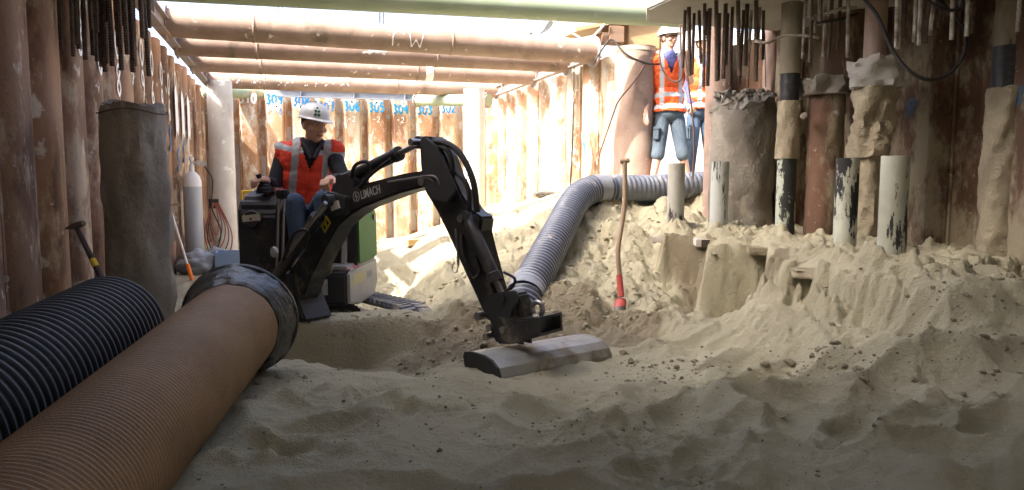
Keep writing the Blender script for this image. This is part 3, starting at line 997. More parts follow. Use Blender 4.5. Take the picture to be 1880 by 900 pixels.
def wale(p0, p1, label, m='wale_steel', h=.24, wdt=.14):
    """H-section waler between two points"""
    p0, p1 = Vector(p0), Vector(p1)
    e = empty('wale_beam', p0, label, 'beam')
    d = p1 - p0
    L = d.length
    ang = math.atan2(d.y, d.x)
    M = Matrix.Rotation(ang, 3, 'Z')
    mid = d / 2
    MB().box(mid, (L, .012, h - .03), M).build('web', m, e)
    for s in (-1, 1):
        MB().box(mid + Vector((0, 0, s * (h / 2 - .008))), (L, wdt, .015), M).build('flange', m, e)
    for k in range(int(L / .9)):
        MB().box(d.normalized() * (.4 + .9 * k), (.01, wdt - .01, h - .035), M).build('stiffener', m, e)
    return e


wale((-1.10, 5.95, 2.72), (-1.10, 13.35, 2.72), 'steel wale beam along the top of the left wall', h=.16, wdt=.10)
wale((3.64, 8.3, 2.74), (3.64, 13.35, 2.74), 'steel wale beam along the top of the right wall', h=.16, wdt=.10)
p = A(508, 178, 12.9); p2 = A(800, 184, 13.05)
wale((p.x, 13.42, 2.70), (p2.x + .15, 13.42, 2.66), 'blue grey steel beam along the top of the far wall', 'blue_steel', h=.17, wdt=.12)
a0, a1 = A(432, 173, 12.6), A(508, 175, 13.2)
strut(a0 + Vector((-.45, -.45, 0)), a1, .10, 'strut_green', 'short pale green tube in the far left corner', False)
a0, a1 = A(765, 184, 13.2), A(858, 186, 12.3)
strut(a0, a1 + Vector((.3, -.25, .0)), .10, 'strut_green', 'short pale green tube in the far right corner', False)
# blue posts hanging above the struts, from a carrier beam overhead
cb = MB().box((1.6, 9.6, 4.05), (7.5, .2, .24)).build('carrier_beam', 'blue_steel', None, bevel=.006)
tag(cb, 'blue steel carrier beam over the pit above the frame', 'beam')
for px, y0, y1, lab in ((512, -30, 38, 'left'), (698, -30, 52, 'right')):
    q0 = A(px, y1, 9.3)
    s_ = 9.6 / q0.y
    q0 = CAM + (q0 - CAM) * s_
    e = empty('hanger_post', (q0.x, q0.y, q0.z), f'{lab} one of two blue steel posts seen against the white sky', 'post', 'blue posts above the struts')
    h = 3.93 - q0.z
    MB().box((0, 0, h / 2), (.012, .09, h)).build('web', 'blue_steel', e)
    for s in (-1, 1):
        MB().box((s * .045, 0, h / 2), (.010, .10, h)).build('flange', 'blue_steel', e)


# ------------------------------------------------------------------ CONCRETE COLUMNS
def rough_column(name, label, x, y, r, z0, z1, m, seed, broken=.05, amp=.012, cat='column', seg=40, taper=0.0, top_m=None):
    e = empty(name, (x, y, z0), label, cat)
    rs = np.random.RandomState(seed)
    nz = 46
    H = z1 - z0
    vs, fs = [], []
    for i in range(nz):
        t = i / (nz - 1)
        for k in range(seg):
            a = 2 * math.pi * k / seg
            nn = float(fbm(np.array([a * 1.3 + seed * 3]), np.array([t * H * 3.0]), 1.6, 4, seed)[0])
            nn = nn * math.sin(min(1, abs(math.pi - a)) * 1.57) if True else nn
            rr = r * (1 - taper * t) + amp * 2 * nn
            zt = t * H
            if i == nz - 1 or t > .9:
                zt -= broken * (t - .9) / .1 * (0.5 + 1.4 * float(fbm(np.array([math.cos(a) * 1.2 + 5]), np.array([math.sin(a) * 1.2 + seed]), 1.1, 5, seed + 3, .6)[0]))
                rr -= (t - .9) / .1 * .02 * random.random()
            vs.append((rr * math.cos(a), rr * math.sin(a), zt))
    for i in range(nz - 1):
        for k in range(seg):
            k2 = (k + 1) % seg
            fs.append((i * seg + k, i * seg + k2, (i + 1) * seg + k2, (i + 1) * seg + k))
    b = MB().add(vs, fs)
    # broken top: rings towards the middle
    o = len(b.v)
    rings = 5
    last = [Vector(v) for v in vs[-seg:]]
    prev = list(range((nz - 1) * seg, nz * seg))
    for j in range(1, rings):
        cur = []
        for k in range(seg):
            v = last[k] * (1 - j / rings)
            v.z = last[k].z * (1 - j / rings) + (H - broken * .4) * (j / rings) + random.uniform(-.4, .4) * broken * .6
            b.v.append(tuple(v)); cur.append(len(b.v) - 1)
        for k in range(seg):
            b.f.append((prev[k], prev[(k + 1) % seg], cur[(k + 1) % seg], cur[k])); b.m.append(0)
        prev = cur
    b.f.append(tuple(prev)); b.m.append(0)
    b.build('shaft', m, e, smooth=True, auto=50)
    return e


def ellipsoid0(mb, c, r):
    """a small angular chip"""
    bm = bmesh.new()
    bmesh.ops.create_icosphere(bm, subdivisions=1, radius=r)
    for v in bm.verts:
        v.co *= random.uniform(.6, 1.4)
    mb.add([Vector(c) + v.co for v in bm.verts], [tuple(v.index for v in f.verts) for f in bm.faces])
    bm.free()


c = A(243, 195, 4.4)
cl = rough_column('concrete_column', 'dark broken-topped concrete column behind the black ribbed pipe', c.x, c.y, .182, -.3, c.z + .03, 'concrete_mid', 3, broken=.05, amp=.02)
mb = MB()
zt = c.z + .3 - .04
ring = [(.187 * math.cos(t) * 1.02, .187 * math.sin(t) * 1.02, zt + .012 * math.sin(3 * t)) for t in [R(k * 12) for k in range(-14, 15)]]
mb.tube(ring + [(ring[-1][0] + .02, ring[-1][1] + .03, ring[-1][2] + .02)], .004, 6)
mb.build('tie_wire', 'rebar', cl)
c = A(408, 300, 11.2)
rough_column('concrete_column', 'pale whitewashed concrete column beside the gas cylinder', c.x, c.y, .185, 0, A(408, 150, 11.2).z, 'concrete_pale', 5, broken=.01, amp=.004)
c = A(871, 300, 11.9)
rough_column('concrete_column', 'pale concrete column at the far right corner behind the digger stick', c.x, c.y, .17, .2, A(871, 165, 11.9).z, 'concrete_pale', 6, broken=.01, amp=.003)
c = A(1362, 300, 6.2)
rc = rough_column('concrete_column', 'thick grey concrete column with crumbling top on the right', c.x, c.y, .265, .2, A(1362, 168, 6.2).z, 'concrete_dark', 8, broken=.16, amp=.022)
mb = MB()
for k in range(90):
    a, rr = random.uniform(0, 6.28), random.uniform(.02, .245)
    s_ = random.uniform(.008, .03)
    ellipsoid0(mb, Vector((rr * math.cos(a), rr * math.sin(a), A(1362, 172, 6.2).z - .235 + random.uniform(-.03, .05))), s_)
for k in range(0):
    s_ = random.uniform(.02, .055)
    mb.box((rr * math.cos(a), rr * math.sin(a), A(1362, 172, 6.2).z - .2 + random.uniform(-.06, .06)), (s_ * 2, s_ * 1.4, s_), Matrix.Rotation(random.uniform(0, 3), 3, Vector((random.random(), random.random(), 1)).normalized()))
mb.build('rubble', 'concrete_dark', rc)['kind'] = 'stuff'


# ------------------------------------------------------------------ PIPES AND PILES ON THE RIGHT
def section_pipe(name, label, px, d, secs, cat='pipe', group=None, dx=0):
    """vertical pipe in stacked sections: (py_top, py_bottom, radius, material, part name, roughness)"""
    base = A(px, secs[-1][1], d)
    zb_ = gz(base.x, base.y) - .15
    e = empty(name, (base.x, base.y, zb_), label, cat, group)
    for j, (yt, yb, r, m, nm, ro) in enumerate(secs):
        z1 = A(px, yt, d).z - zb_
        z0 = 0 if j == len(secs) - 1 else A(px, yb, d).z - zb_
        n = max(3, int((z1 - z0) / .02))
        seg = 26
        mb = MB()
        vs, fs = [], []
        for i in range(n + 1):
            for k in range(seg):
                a = 2 * math.pi * k / seg
                q = float(fbm(np.array([math.cos(a) * 1.5 + px]), np.array([math.sin(a) * 1.5 + (z0 + (z1 - z0) * i / n) * 5]), 1.7, 4, 5 + j)[0]) if ro else 0
                q2 = float(fbm(np.array([a]), np.array([(z0 + (z1 - z0) * i / n) * 22 + a * 1.5]), 1.3, 3, 9 + j)[0]) if ro > .02 else 0
                rr = r + ro * q * 1.6 + ro * .5 * q2
                zz = z0 + (z1 - z0) * i / n
                if ro and i == n:
                    zz += ro * .7 * q
                    rr *= .93
                vs.append((rr * math.cos(a), rr * math.sin(a), zz))
        for i in range(n):
            for k in range(seg):
                k2 = (k + 1) % seg
                fs.append((i * seg + k, i * seg + k2, (i + 1) * seg + k2, (i + 1) * seg + k))
        fs += [tuple(range(seg))[::-1], tuple(n * seg + k for k in range(seg))]
        mb.add(vs, fs)
        mb.build(nm, m, e, smooth=True, auto=55)
    return e


section_pipe('pipe_stub', 'short grey pipe stub beside the standing worker, leftmost of the stubs', 1240, 5.8, [(300, 402, .066, 'pipe_plain', 'tube', 0)])
section_pipe('pipe_stub', 'short pipe stub half white half black in front of the thick column', 1319, 5.5, [(297, 424, .066, 'pipe_half', 'tube', 0)])
section_pipe('standing_pipe', 'tall pipe with black sleeve, mud crust and flaking white and black foot', 1440, 5.2,
             [(15, 140, .072, 'pipe_muddy', 'upper_tube', 0), (138, 195, .066, 'black_plastic', 'sleeve', 0), (188, 292, .078, 'sand_crust', 'mud_crust', .012), (290, 440, .066, 'pipe_painted_dark', 'painted_foot', 0)])
section_pipe('pipe_stub', 'white pipe stub with black flakes in front of the mud-caked pipe', 1550, 4.4, [(291, 452, .066, 'pipe_painted', 'tube', 0)])
section_pipe('pipe_stub', 'whitest and nearest pipe stub, standing alone on the sand bank', 1636, 3.5, [(287, 470, .063, 'pipe_white', 'tube', 0)])
e = section_pipe('standing_pipe', 'mud-caked pipe with broken concrete collar and rusty top', 1590, 4.75,
                 [(-60, 122, .066, 'strut_brown', 'upper_tube', 0), (118, 165, .145, 'concrete', 'concrete_collar', .05), (150, 290, .118, 'sand_crust', 'mud_crust', .035), (280, 445, .078, 'sand_crust', 'lower_crust', .02)])
section_pipe('standing_pipe', 'tall mud-coated pipe with black sleeve at the far right', 1825, 4.4,
             [(-90, 100, .072, 'pipe_muddy', 'upper_tube', .004), (92, 178, .078, 'black_plastic', 'sleeve', 0), (165, 500, .096, 'sand_crust', 'mud_crust', .016)])
section_pipe('standing_pipe', 'pink brown steel tube beside the second worker', 1312, 6.95, [(-10, 405, .115, 'strut_brown', 'tube', 0)])
section_pipe('standing_pipe', 'rusty muddy pile under a ledge of crumbling concrete', 1508, 5.15,
             [(148, 178, .17, 'concrete_dark', 'concrete_ledge', .05), (172, 436, .118, 'rust_dark', 'tube', .01)])
section_pipe('standing_pipe', 'narrow pale pile in the gap right of the thick column', 1408, 6.45, [(60, 400, .07, 'strut_brown', 'tube', .008)])
# white knobs
for px, py in ((1476, 213), (1536, 208)):
    c = A(px, py, 4.95)
    o = MB().lathe([(.004, -.06), (.014, -.06), (.02, -.03), (.018, .01), (.021, .015), (.021, .03), (.012, .035), (.004, .036)], c, (-.5, -.8, 0), 14).build('cap_bolt', 'rebar_lime', None, smooth=True)
    tag(o, 'left white bolt cap on the rusty pile' if px < 1500 else 'right white bolt cap on the rusty pile', 'bolt', 'white bolt caps')


def footing(px0, py, d, size, ang, label, m='plate_white', tilt=(0, 0)):
    c = A(px0, py, d)
    M = Matrix.Rotation(ang, 3, 'Z') @ Matrix.Rotation(tilt[0], 3, 'X') @ Matrix.Rotation(tilt[1], 3, 'Y')
    o = MB().box((0, 0, 0), size, M).build('footing_plate', m, None, bevel=.006)
    o.location = c
    return tag(o, label, 'plate')


footing(1243, 437, 5.75, (.36, .36, .045), R(-32), 'pale footing plate under the leftmost pipe stub')
fp = footing(1320, 443, 5.42, (.38, .36, .055), R(-24), 'dark-edged footing plate under the half black pipe stub', 'plate_white')
MB().box((0, -.182, 0), (.30, .008, .05), Matrix.Identity(3)).build('dark_edge', 'wood_dark', fp).rotation_euler = (0, 0, R(-24))
footing(1435, 462, 4.9, (.46, .5, .05), R(-30), 'sand-covered footing plate under the tall flaking pipe', 'sand_crust', (R(-2), R(4)))
footing(1530, 508, 3.95, (.34, .4, .06), R(-8), 'sand-covered board over a dark gap in the sand bank', 'sand_crust', (R(-6), R(8)))
footing(1590, 512, 3.75, (.26, .36, .05), R(-30), 'broken sand-covered board right of the dark gap', 'sand_crust', (R(4), R(10)))
# heaps of sand over the plates
def heap(px, py, d, r, h, seed, label, on_ground=False):
    c = A(px, py, d)
    if on_ground:
        c.z = min(c.z, gz(c.x, c.y)) - .012
    vs, fs = [], []
    N, M_ = 22, 44
    for i in range(N + 1):
        t = i / N
        for k in range(M_):
            a = 2 * math.pi * k / M_
            q = float(fbm(np.array([math.cos(a) * t * 3 + seed]), np.array([math.sin(a) * t * 3]), 1.5, 4, seed)[0])
            rr = r * t * (1 + .25 * float(fbm(np.array([math.cos(a) + seed]), np.array([math.sin(a)]), 1.2, 3, seed)[0]))
            vs.append((rr * math.cos(a), rr * math.sin(a), h * (1 - t) ** 1.1 * (1 + .5 * q) + .012 * q - .012 * t))
    for i in range(N):
        for k in range(M_):
            k2 = (k + 1) % M_
            fs.append((i * M_ + k, i * M_ + k2, (i + 1) * M_ + k2, (i + 1) * M_ + k))
    o = MB().add(vs, fs).build('sand_heap', 'sand', None, smooth=True, auto=60)
    o.location = c
    o['kind'] = 'stuff'
    tag(o, label, 'sand')


heap(1243, 429, 5.72, .17, .14, 1, 'small heap of sand round the leftmost pipe stub')
heap(1322, 434, 5.42, .19, .10, 2, 'small heap of sand round the half black pipe stub')
heap(1440, 452, 4.95, .26, .12, 3, 'sand heaped on the plate under the tall flaking pipe')
heap(1440, 441, 5.2, .15, .07, 5, 'sand piled against the foot of the tall flaking pipe', True)
heap(1551, 452, 4.4, .14, .06, 6, 'sand piled against the white stub with black flakes', True)
heap(1825, 496, 4.4, .2, .09, 8, 'sand piled against the far right muddy pipe', True)
heap(1545, 492, 3.95, .24, .12, 4, 'sand heaped on the board over the dark gap')


# ------------------------------------------------------------------ CABLES
def cable(pts, r, m, label, name='cable', n=10):
    o = MB().tube(smooth_path(pts, n), r, 8).build(name, m, None, smooth=True)
    return tag(o, label, 'cable')


cable([A(1560, -30, 4.5), A(1608, 25, 4.3), A(1640, 95, 4.25), A(1680, 138, 4.2), A(1725, 145, 4.2), A(1765, 110, 4.2), A(1772, 62, 4.2), A(1745, 22, 4.2), A(1700, -20, 4.2)], .011, 'cable_black', 'black cable hanging in a wide loop at upper right')
cable([A(1690, -15, 4.0), A(1720, 12, 4.0), A(1755, 18, 4.0), A(1790, -5, 4.0)], .009, 'cable_black', 'short black cable sagging at the top right edge')
cable([A(1386, 76, 5.0), A(1410, 78, 4.9), A(1440, 66, 4.9), A(1480, 66, 4.85), A(1505, 70, 4.8)], .010, 'rebar_lime', 'bent pale bar wired across the hanging rebar')
cable([A(1478, 38, 4.7), A(1510, 28, 4.7), A(1545, 16, 4.7), A(1572, 14, 4.7)], .011, 'rebar_lime', 'whitish bent bar beside the rusty pipe top')
cable([A(1500, 42, 4.75), A(1540, 36, 4.75), A(1575, 25, 4.75)], .009, 'cable_black', 'thin black cable under the whitish bent bar')
cable([A(1212, 70, 6.6), A(1213, 118, 6.6), A(1232, 148, 6.6), A(1252, 142, 6.55), A(1250, 90, 6.5), A(1248, -5, 6.5)], .008, 'cable_brown', 'brown cable looping in front of the standing worker')
cable([A(1252, -10, 6.3), A(1254, 60, 6.3), A(1262, 140, 6.3), A(1274, 240, 6.3), A(1272, 330, 6.4)], .008, 'cable_brown', 'brown cable dropping beside the second worker')
cable([A(1092, 112, 8.3), A(1112, 82, 8.35), A(1125, 74, 8.35), A(1150, 100, 8.3), A(1185, 116, 8.3), A(1212, 118, 8.3)], .011, 'cable_black', 'black cable over the corner of the casing pipe')
cable([A(1185, 118, 8.3), A(1160, 155, 8.3), A(1136, 185, 8.3), A(1124, 215, 8.4), A(1100, 285, 8.8)], .010, 'cable_brown', 'brown cable across the casing pipe')
cable([A(1054, 120, 9.4), A(1053, 200, 9.4), A(1050, 290, 9.3), A(1047, 340, 9.3)], .009, 'cable_black', 'thin dark cable hanging down the sunlit wall')
cable([A(1048, 60, 9.0), A(1080, 72, 9.0), A(1115, 40, 9.0)], .012, 'white_plastic', 'pale cable slanting under the timber')
cable([A(868, 178, 11.5), A(864, 250, 11.5), A(856, 345, 11.5)], .007, 'cable_black', 'thin cable hanging by the far right column')
cable([A(1404, 60, 5.6), A(1406, 160, 5.6)], .003, 'cable_black', 'thin wire hanging beside the tall flaking pipe', 'wire')

# timber over the right wall
c = A(1176, 66, 9.4)
o = MB().box(c, (.48, .3, .36)).build('timber_beam', 'timber', None, bevel=.008)
tag(o, 'square pale timber beam end behind the standing worker', 'timber')
c = A(1105, 52, 9.5)
o = MB().box(c, (1.1, .9, .04), Matrix.Rotation(R(-13), 3, 'Y')).build('plywood_sheet', 'timber', None)
tag(o, 'plywood sheet sloping above the right wall', 'plywood')
c = A(1125, 66, 9.2)
o = MB().box(c, (.2, .25, .2)).box(c + Vector((-.14, 0, -.04)), (.1, .2, .12)).build('packing_block', 'timber_dark', None, bevel=.006)
tag(o, 'dark wooden packing block beside the pale timber beam', 'block')
# torn tarp
for pts, lab in (([(1000, 62), (985, 64), (998, 52), (1008, 40), (1017, 38), (1012, 52)], 'torn dark tarp scrap hanging under the green strut'), ([(960, 70), (975, 62), (978, 60), (968, 72)], 'small torn tarp scrap left of the larger one')):
    b_ = MB()
    b_.prism(pts, lambda a, b, t: A(a, b, 9.4) + Vector((0, t, .02 * math.sin(a))), .02)
    tag(b_.build('tarp_scrap', 'tarp', None), lab, 'tarp')


# ------------------------------------------------------------------ FOREGROUND PIPES
def corrugated(name, parent, path, r, pitch, prof, mats, seg=48):
    """prof: list of (t in pitch, extra radius, material index of the step that follows)"""
    P = [Vector(p) for p in path]
    cum = [0]
    for i in range(1, len(P)):
        cum.append(cum[-1] + (P[i] - P[i - 1]).length)
    L = cum[-1]
    pts, rr, mi = [], [], []

    def at(s):
        for i in range(1, len(P)):
            if s <= cum[i] or i == len(P) - 1:
                t = (s - cum[i - 1]) / max(1e-6, cum[i] - cum[i - 1])
                return P[i - 1].lerp(P[i], t)
    k = 0
    while k * pitch < L:
        for t, e_, m_ in prof:
            s_ = (k + t) * pitch
            if s_ <= L:
                pts.append(at(s_)); rr.append(r + e_); mi.append(m_)
        k += 1
    mb = MB()
    mb.tube(pts, rr, seg, False, mif=lambda i: mi[i])
    return mb.build(name, mats, parent, smooth=True, auto=70)


DP = (FW + RT * ((824 - 940) / FPX) + UP * ((450 - 200) / FPX)).normalized()      # direction of the two pipes
# brown wrapped drain pipe
pe = A(428, 600, 2.95)
br = empty('drain_pipe', pe, 'thick brown fibre-wrapped drain pipe with plastic-wrapped flange in the foreground', 'pipe')
r_br = .178
corrugated('wrapped_pipe', br, [DP * -.02, DP * -3.2], r_br, .0155, [(0, 0, 0), (.3, .0034, 0), (.6, .0034, 0), (.88, 0, 0)], ['coco'], 72)
MB().lathe([(.15, -.012), (.232, -.012), (.237, -.006), (.237, .004), (.232, .010), (.15, .010)], DP * .10, DP, 56).build('flange', 'black_plastic', br, smooth=True)
# crinkled plastic
b_ = MB()
u, v, d_ = frame_of(DP)
vs, fs = [], []
NS, NR = 72, 22
for i in range(NR + 1):
    t = i / NR
    for k in range(NS):
        a = 2 * math.pi * k / NS
        q = float(fbm(np.array([a * 3.0]), np.array([t * 1.6 + a * .8]), 1.3, 4, 6)[0])
        q2 = abs(float(fbm(np.array([a * 1.3 + t * 2.2]), np.array([t * 4 - a * 1.5]), 2.1, 3, 16)[0]))
        rr = r_br + .006 + (.046 * t ** .8) + .009 * q * (0.3 + t) + .014 * q2 * min(1, 4 * t) * (1 - .5 * t)
        h = -.035 + .13 * t + .035 * (1 - t) * float(fbm(np.array([math.cos(a) * 2]), np.array([math.sin(a) * 2]), 1.1, 3, 26)[0])
        vs.append(DP * h + (u * math.cos(a) + v * math.sin(a)) * rr)
for i in range(NR):
    for k in range(NS):
        k2 = (k + 1) % NS
        fs.append((i * NS + k, i * NS + k2, (i + 1) * NS + k2, (i + 1) * NS + k))
b_.add(vs, fs).build('plastic_wrap', 'wrap_plastic', br, smooth=True, auto=40)
for k in range(9):
    b_ = MB()
    a = R(-60 + k * 21 + random.uniform(-8, 8))
    rad = (u * math.cos(a) + v * math.sin(a))
    tg = DP.cross(rad)
    c = rad * (r_br + .02) + DP * random.uniform(-.04, .05)
    b_.add([c - tg * .03, c + tg * .03 + rad * .004, c + tg * .035 + DP * .05 + rad * .018, c - tg * .02 + DP * .04 + rad * .02], [(0, 1, 2, 3)])
    b_.build('plastic_flap', 'wrap_plastic', br)

# black ribbed pipe
pk = A(208, 600, 3.12)
bk = empty('ribbed_pipe', pk, 'black ribbed plastic pipe lying left of the brown pipe', 'pipe')
DK = (FW + RT * ((835 - 940) / FPX) + UP * ((450 - 215) / FPX)).normalized()
r_bk = .212
corrugated('ribbed_wall', bk, [Vector((0, 0, 0)), DK * -3.4], r_bk, .037, [(0, 0, 0), (.12, .006, 0), (.3, .009, 0), (.42, .010, 1), (.54, .010, 0), (.66, .009, 0), (.84, .006, 0), (.96, 0, 0)], ['rib_black', 'rib_dust'], 72)
MB().lathe([(r_bk - .002, 0), (r_bk - .016, .002), (r_bk - .016, -.3)], (0, 0, 0), DK, 56, caps=False).build('end_rim', 'rib_black', bk, smooth=True)

# grey ventilation duct over the mound
dp = [A(952, 585, 4.95), A(968, 535, 5.2), A(1000, 475, 5.7), A(1035, 408, 6.35)]
dp2 = smooth_path([A(1035, 408, 6.35), A(1049, 380, 6.62), A(1066, 359, 6.85), A(1090, 348, 7.0), A(1125, 346, 7.12)], 8)
dp3 = [A(1125, 346, 7.12), A(1190, 347, 7.25), A(1310, 338, 7.45)]
du = empty('ventilation_duct', gw_ := Vector(A(968, 540, 5.2)), 'grey blue ribbed duct running over the sand mound', 'duct')
inv = lambda L: [q - gw_ for q in L]
RD = .125
corrugated('lower_duct', du, inv(dp), RD, .048, [(0, 0, 0), (.2, .007, 0), (.36, .012, 1), (.58, .012, 0), (.74, .007, 0), (.92, 0, 0)], ['duct_blue', 'duct_ridge'], 40)
corrugated('bend', du, inv(dp2), RD, .044, [(0, 0, 0), (.2, .007, 0), (.36, .012, 1), (.58, .012, 0), (.74, .007, 0), (.92, 0, 0)], ['duct_blue', 'duct_ridge'], 40)
corrugated('upper_duct', du, inv(dp3), RD, .052, [(0, 0, 0), (.2, .007, 0), (.36, .011, 0), (.6, .011, 0), (.76, .006, 0), (.92, 0, 0)], ['duct_grey'], 40)
j = dp2[-6] - gw_
MB().tube(inv(dp2[-9:-3]), RD + .014, 40, False).build('tape_joint', 'tape', du, smooth=True)
MB().tube(inv([A(962, 548, 5.1), A(973, 522, 5.32)]), RD + .013, 40, False).build('tape_joint', 'tape', du, smooth=True)


# ------------------------------------------------------------------ EXCAVATOR
ex0 = A(560, 590, 5.35)
EX = empty('mini_excavator', (ex0.x, ex0.y, .05), 'black and green mini excavator digging the sand with its boom swung right', 'excavator')


def xb(mb, name, m, smooth=False, bevel=0.0, parent=None, auto=40):
    """build under the excavator: vertices are given in world space"""
    o = mb.build(name, m, None, smooth=smooth, bevel=bevel, auto=auto)
    o.data.transform(Matrix.Translation(-EX.location))
    o.parent = parent or EX
    return o


def xlink(name, me_, parent=None):
    me_.transform(Matrix.Translation(-EX.location))
    return link(name, me_, parent or EX)


# boom plane
P0, P1 = A(530, 560, 4.62), A(930, 610, 3.42)
E = Vector((P1.x - P0.x, P1.y - P0.y, 0)).normalized()
NB = Vector((-E.y, E.x, 0))
if NB.dot(CAM - P0) < 0:
    NB = -NB                                     # towards the camera


def bp(px, py, off=0.0):
    r_ = FW + RT * ((px - 940) / FPX) + UP * ((450 - py) / FPX)
    o_ = P0 + NB * off
    t = (o_ - CAM).dot(NB) / r_.dot(NB)
    q_ = CAM + r_ * t
    return ((q_ - P0).dot(E), q_.z)


def bw(s_, z, t):
    return P0 + E * s_ + NB * t + Vector((0, 0, z - P0.z))


def bq(px, py, t=0.0):
    return bw(*bp(px, py, t), t)


def plate(name, poly, w, m, bevel=.008, off=0.0, parent=None):
    mb = MB()
    pl = [bp(a, b, off + w / 2) for a, b in poly]
    mb.prism(pl, lambda a, b, t: bw(a, b, t + off), w)
    return xb(mb, name, m, bevel=bevel, parent=parent)


BW = .13
boom = plate('boom', [(778, 313), (738, 319), (672, 336), (640, 345), (617, 353), (606, 370), (598, 392), (560, 455), (520, 512), (500, 545), (512, 562), (540, 566), (556, 545), (566, 514), (594, 458), (618, 416), (640, 396), (664, 381), (692, 370), (732, 355), (778, 343), (804, 342), (812, 330), (804, 318)], BW, 'machine_black', .012)
stick = plate('stick', [(768, 256), (776, 250), (792, 251), (803, 264), (816, 286), (828, 320), (845, 356), (864, 386), (884, 400), (880, 425), (886, 452), (906, 528), (917, 560), (908, 592), (894, 592), (880, 562), (850, 497), (826, 442), (800, 388), (778, 351), (773, 320), (776, 292)], .10, 'machine_black', .012, off=-.0)
# side cheeks of the stick head
for s in (-1, 1):
    plate('stick_cheek', [(770, 258), (780, 252), (800, 268), (820, 310), (838, 350), (820, 372), (790, 366), (776, 340), (772, 300)], .016, 'machine_dark', .004, off=s * .075)


def pin(px, py, r, w, m='rod_steel', off=0, name='pin', parent=None):
    c_ = bq(px, py, off)
    mb = MB().lathe([(r, -w / 2), (r, w / 2)], c_, NB, 18)
    return xb(mb, name, m, parent=parent)


for px, py, r in ((797, 333, .022), (778, 262, .018), (900, 576, .02), (512, 548, .03), (868, 400, .018)):
    pin(px, py, r, BW + .05)


def ram(name, p0, p1, split, r, off, rodr=None):
    a, b = bq(*p0, off), bq(*p1, off)
    m_ = a.lerp(b, split)
    d = (b - a).normalized()
    o = xb(MB().lathe([(r * .8, 0), (r, .01), (r, (m_ - a).length - .045), (r * 1.15, (m_ - a).length - .04), (r * 1.15, (m_ - a).length)], a, d, 20), name, 'machine_black', smooth=True)
    xb(MB().tube([m_, b], rodr or r * .45, 14), 'rod', 'rod_steel', smooth=True, parent=o)
    for q_ in (a, b):
        xb(MB().lathe([(r * .95, -.028), (r * .95, .028)], q_, NB, 16), 'clevis', 'machine_dark', parent=o)
    return o


ram('stick_cylinder', (630, 331), (774, 262), .74, .034, .0)
ram('bucket_cylinder', (858, 398), (925, 548), .80, .030, .055)
ram('boom_cylinder', (508, 508), (604, 368), .80, .036, .115)
xb(MB().tube([bq(526, 470, .17), bq(598, 372, .17)], .012, 10), 'guard_bar', 'rod_steel', smooth=True)
# brackets on the boom
plate('boom_bracket', [(606, 352), (622, 322), (640, 318), (652, 332), (650, 346), (622, 358)], .10, 'machine_dark', .006)
plate('boom_bracket', [(598, 352), (636, 362), (634, 392), (606, 400), (584, 392)], .19, 'machine_dark', .008)
MB_ = MB()
MB_.prism([bp(a, b, .1) for a, b in ((606, 372), (620, 368), (624, 382), (610, 388))], lambda a, b, t: bw(a, b, .1 + t), .012)
xb(MB_, 'work_light', 'lens')
# swing post
plate('swing_post', [(490, 520), (505, 500), (530, 505), (548, 560), (560, 590), (520, 596), (498, 580)], .20, 'machine_dark', .012, off=-.01)
xb(MB().lathe([(.028, -.01), (.034, .0), (.03, .012), (.002, .016)], bq(504, 463, .18), NB, 16), 'mirror_knob', 'machine_grey', smooth=True)
# linkage and quick hitch
for s in (-1, 1):
    plate('link_arm', [(884, 556), (900, 540), (922, 536), (944, 534), (952, 548), (940, 572), (934, 600), (920, 606), (905, 594)], .018, 'machine_dark', .004, off=s * .068)
plate('tipping_link', [(912, 545), (936, 534), (950, 540), (957, 566), (960, 600), (938, 604), (928, 570)], .085, 'machine_black', .01)
hitch = plate('quick_hitch', [(898, 588), (912, 578), (950, 586), (974, 584), (976, 622), (940, 632), (910, 632), (900, 612)], .17, 'machine_black', .010)
hb = MB()
c_ = bq(996, 601)
for s in (-1, 1):
    hb.prism([bp(a, b, .07) for a, b in ((968, 588), (992, 585), (994, 617), (970, 622))], lambda a, b, t, s=s: bw(a, b, t + s * .078), .012)
hb.prism([bp(a, b, .07) for a, b in ((968, 585), (992, 582), (992, 587), (968, 590))], lambda a, b, t: bw(a, b, t), .168)
hb.prism([bp(a, b, .07) for a, b in ((970, 617), (994, 612), (994, 617), (970, 622))], lambda a, b, t: bw(a, b, t), .168)
xb(hb, 'hitch_box', 'machine_dark', parent=hitch)
cc = bq(987, 567)
xb(MB().tube([cc + (E * math.cos(t) + Vector((0, 0, 1)) * math.sin(t)) * .030 for t in [R(k * 18 - 60) for k in range(17)]], .011, 10), 'lifting_hook', 'rod_steel', smooth=True, parent=hitch)
for px, py in ((923, 596), (948, 600), (917, 612)):
    pin(px, py, .016, .20, parent=hitch, name='hitch_pin')

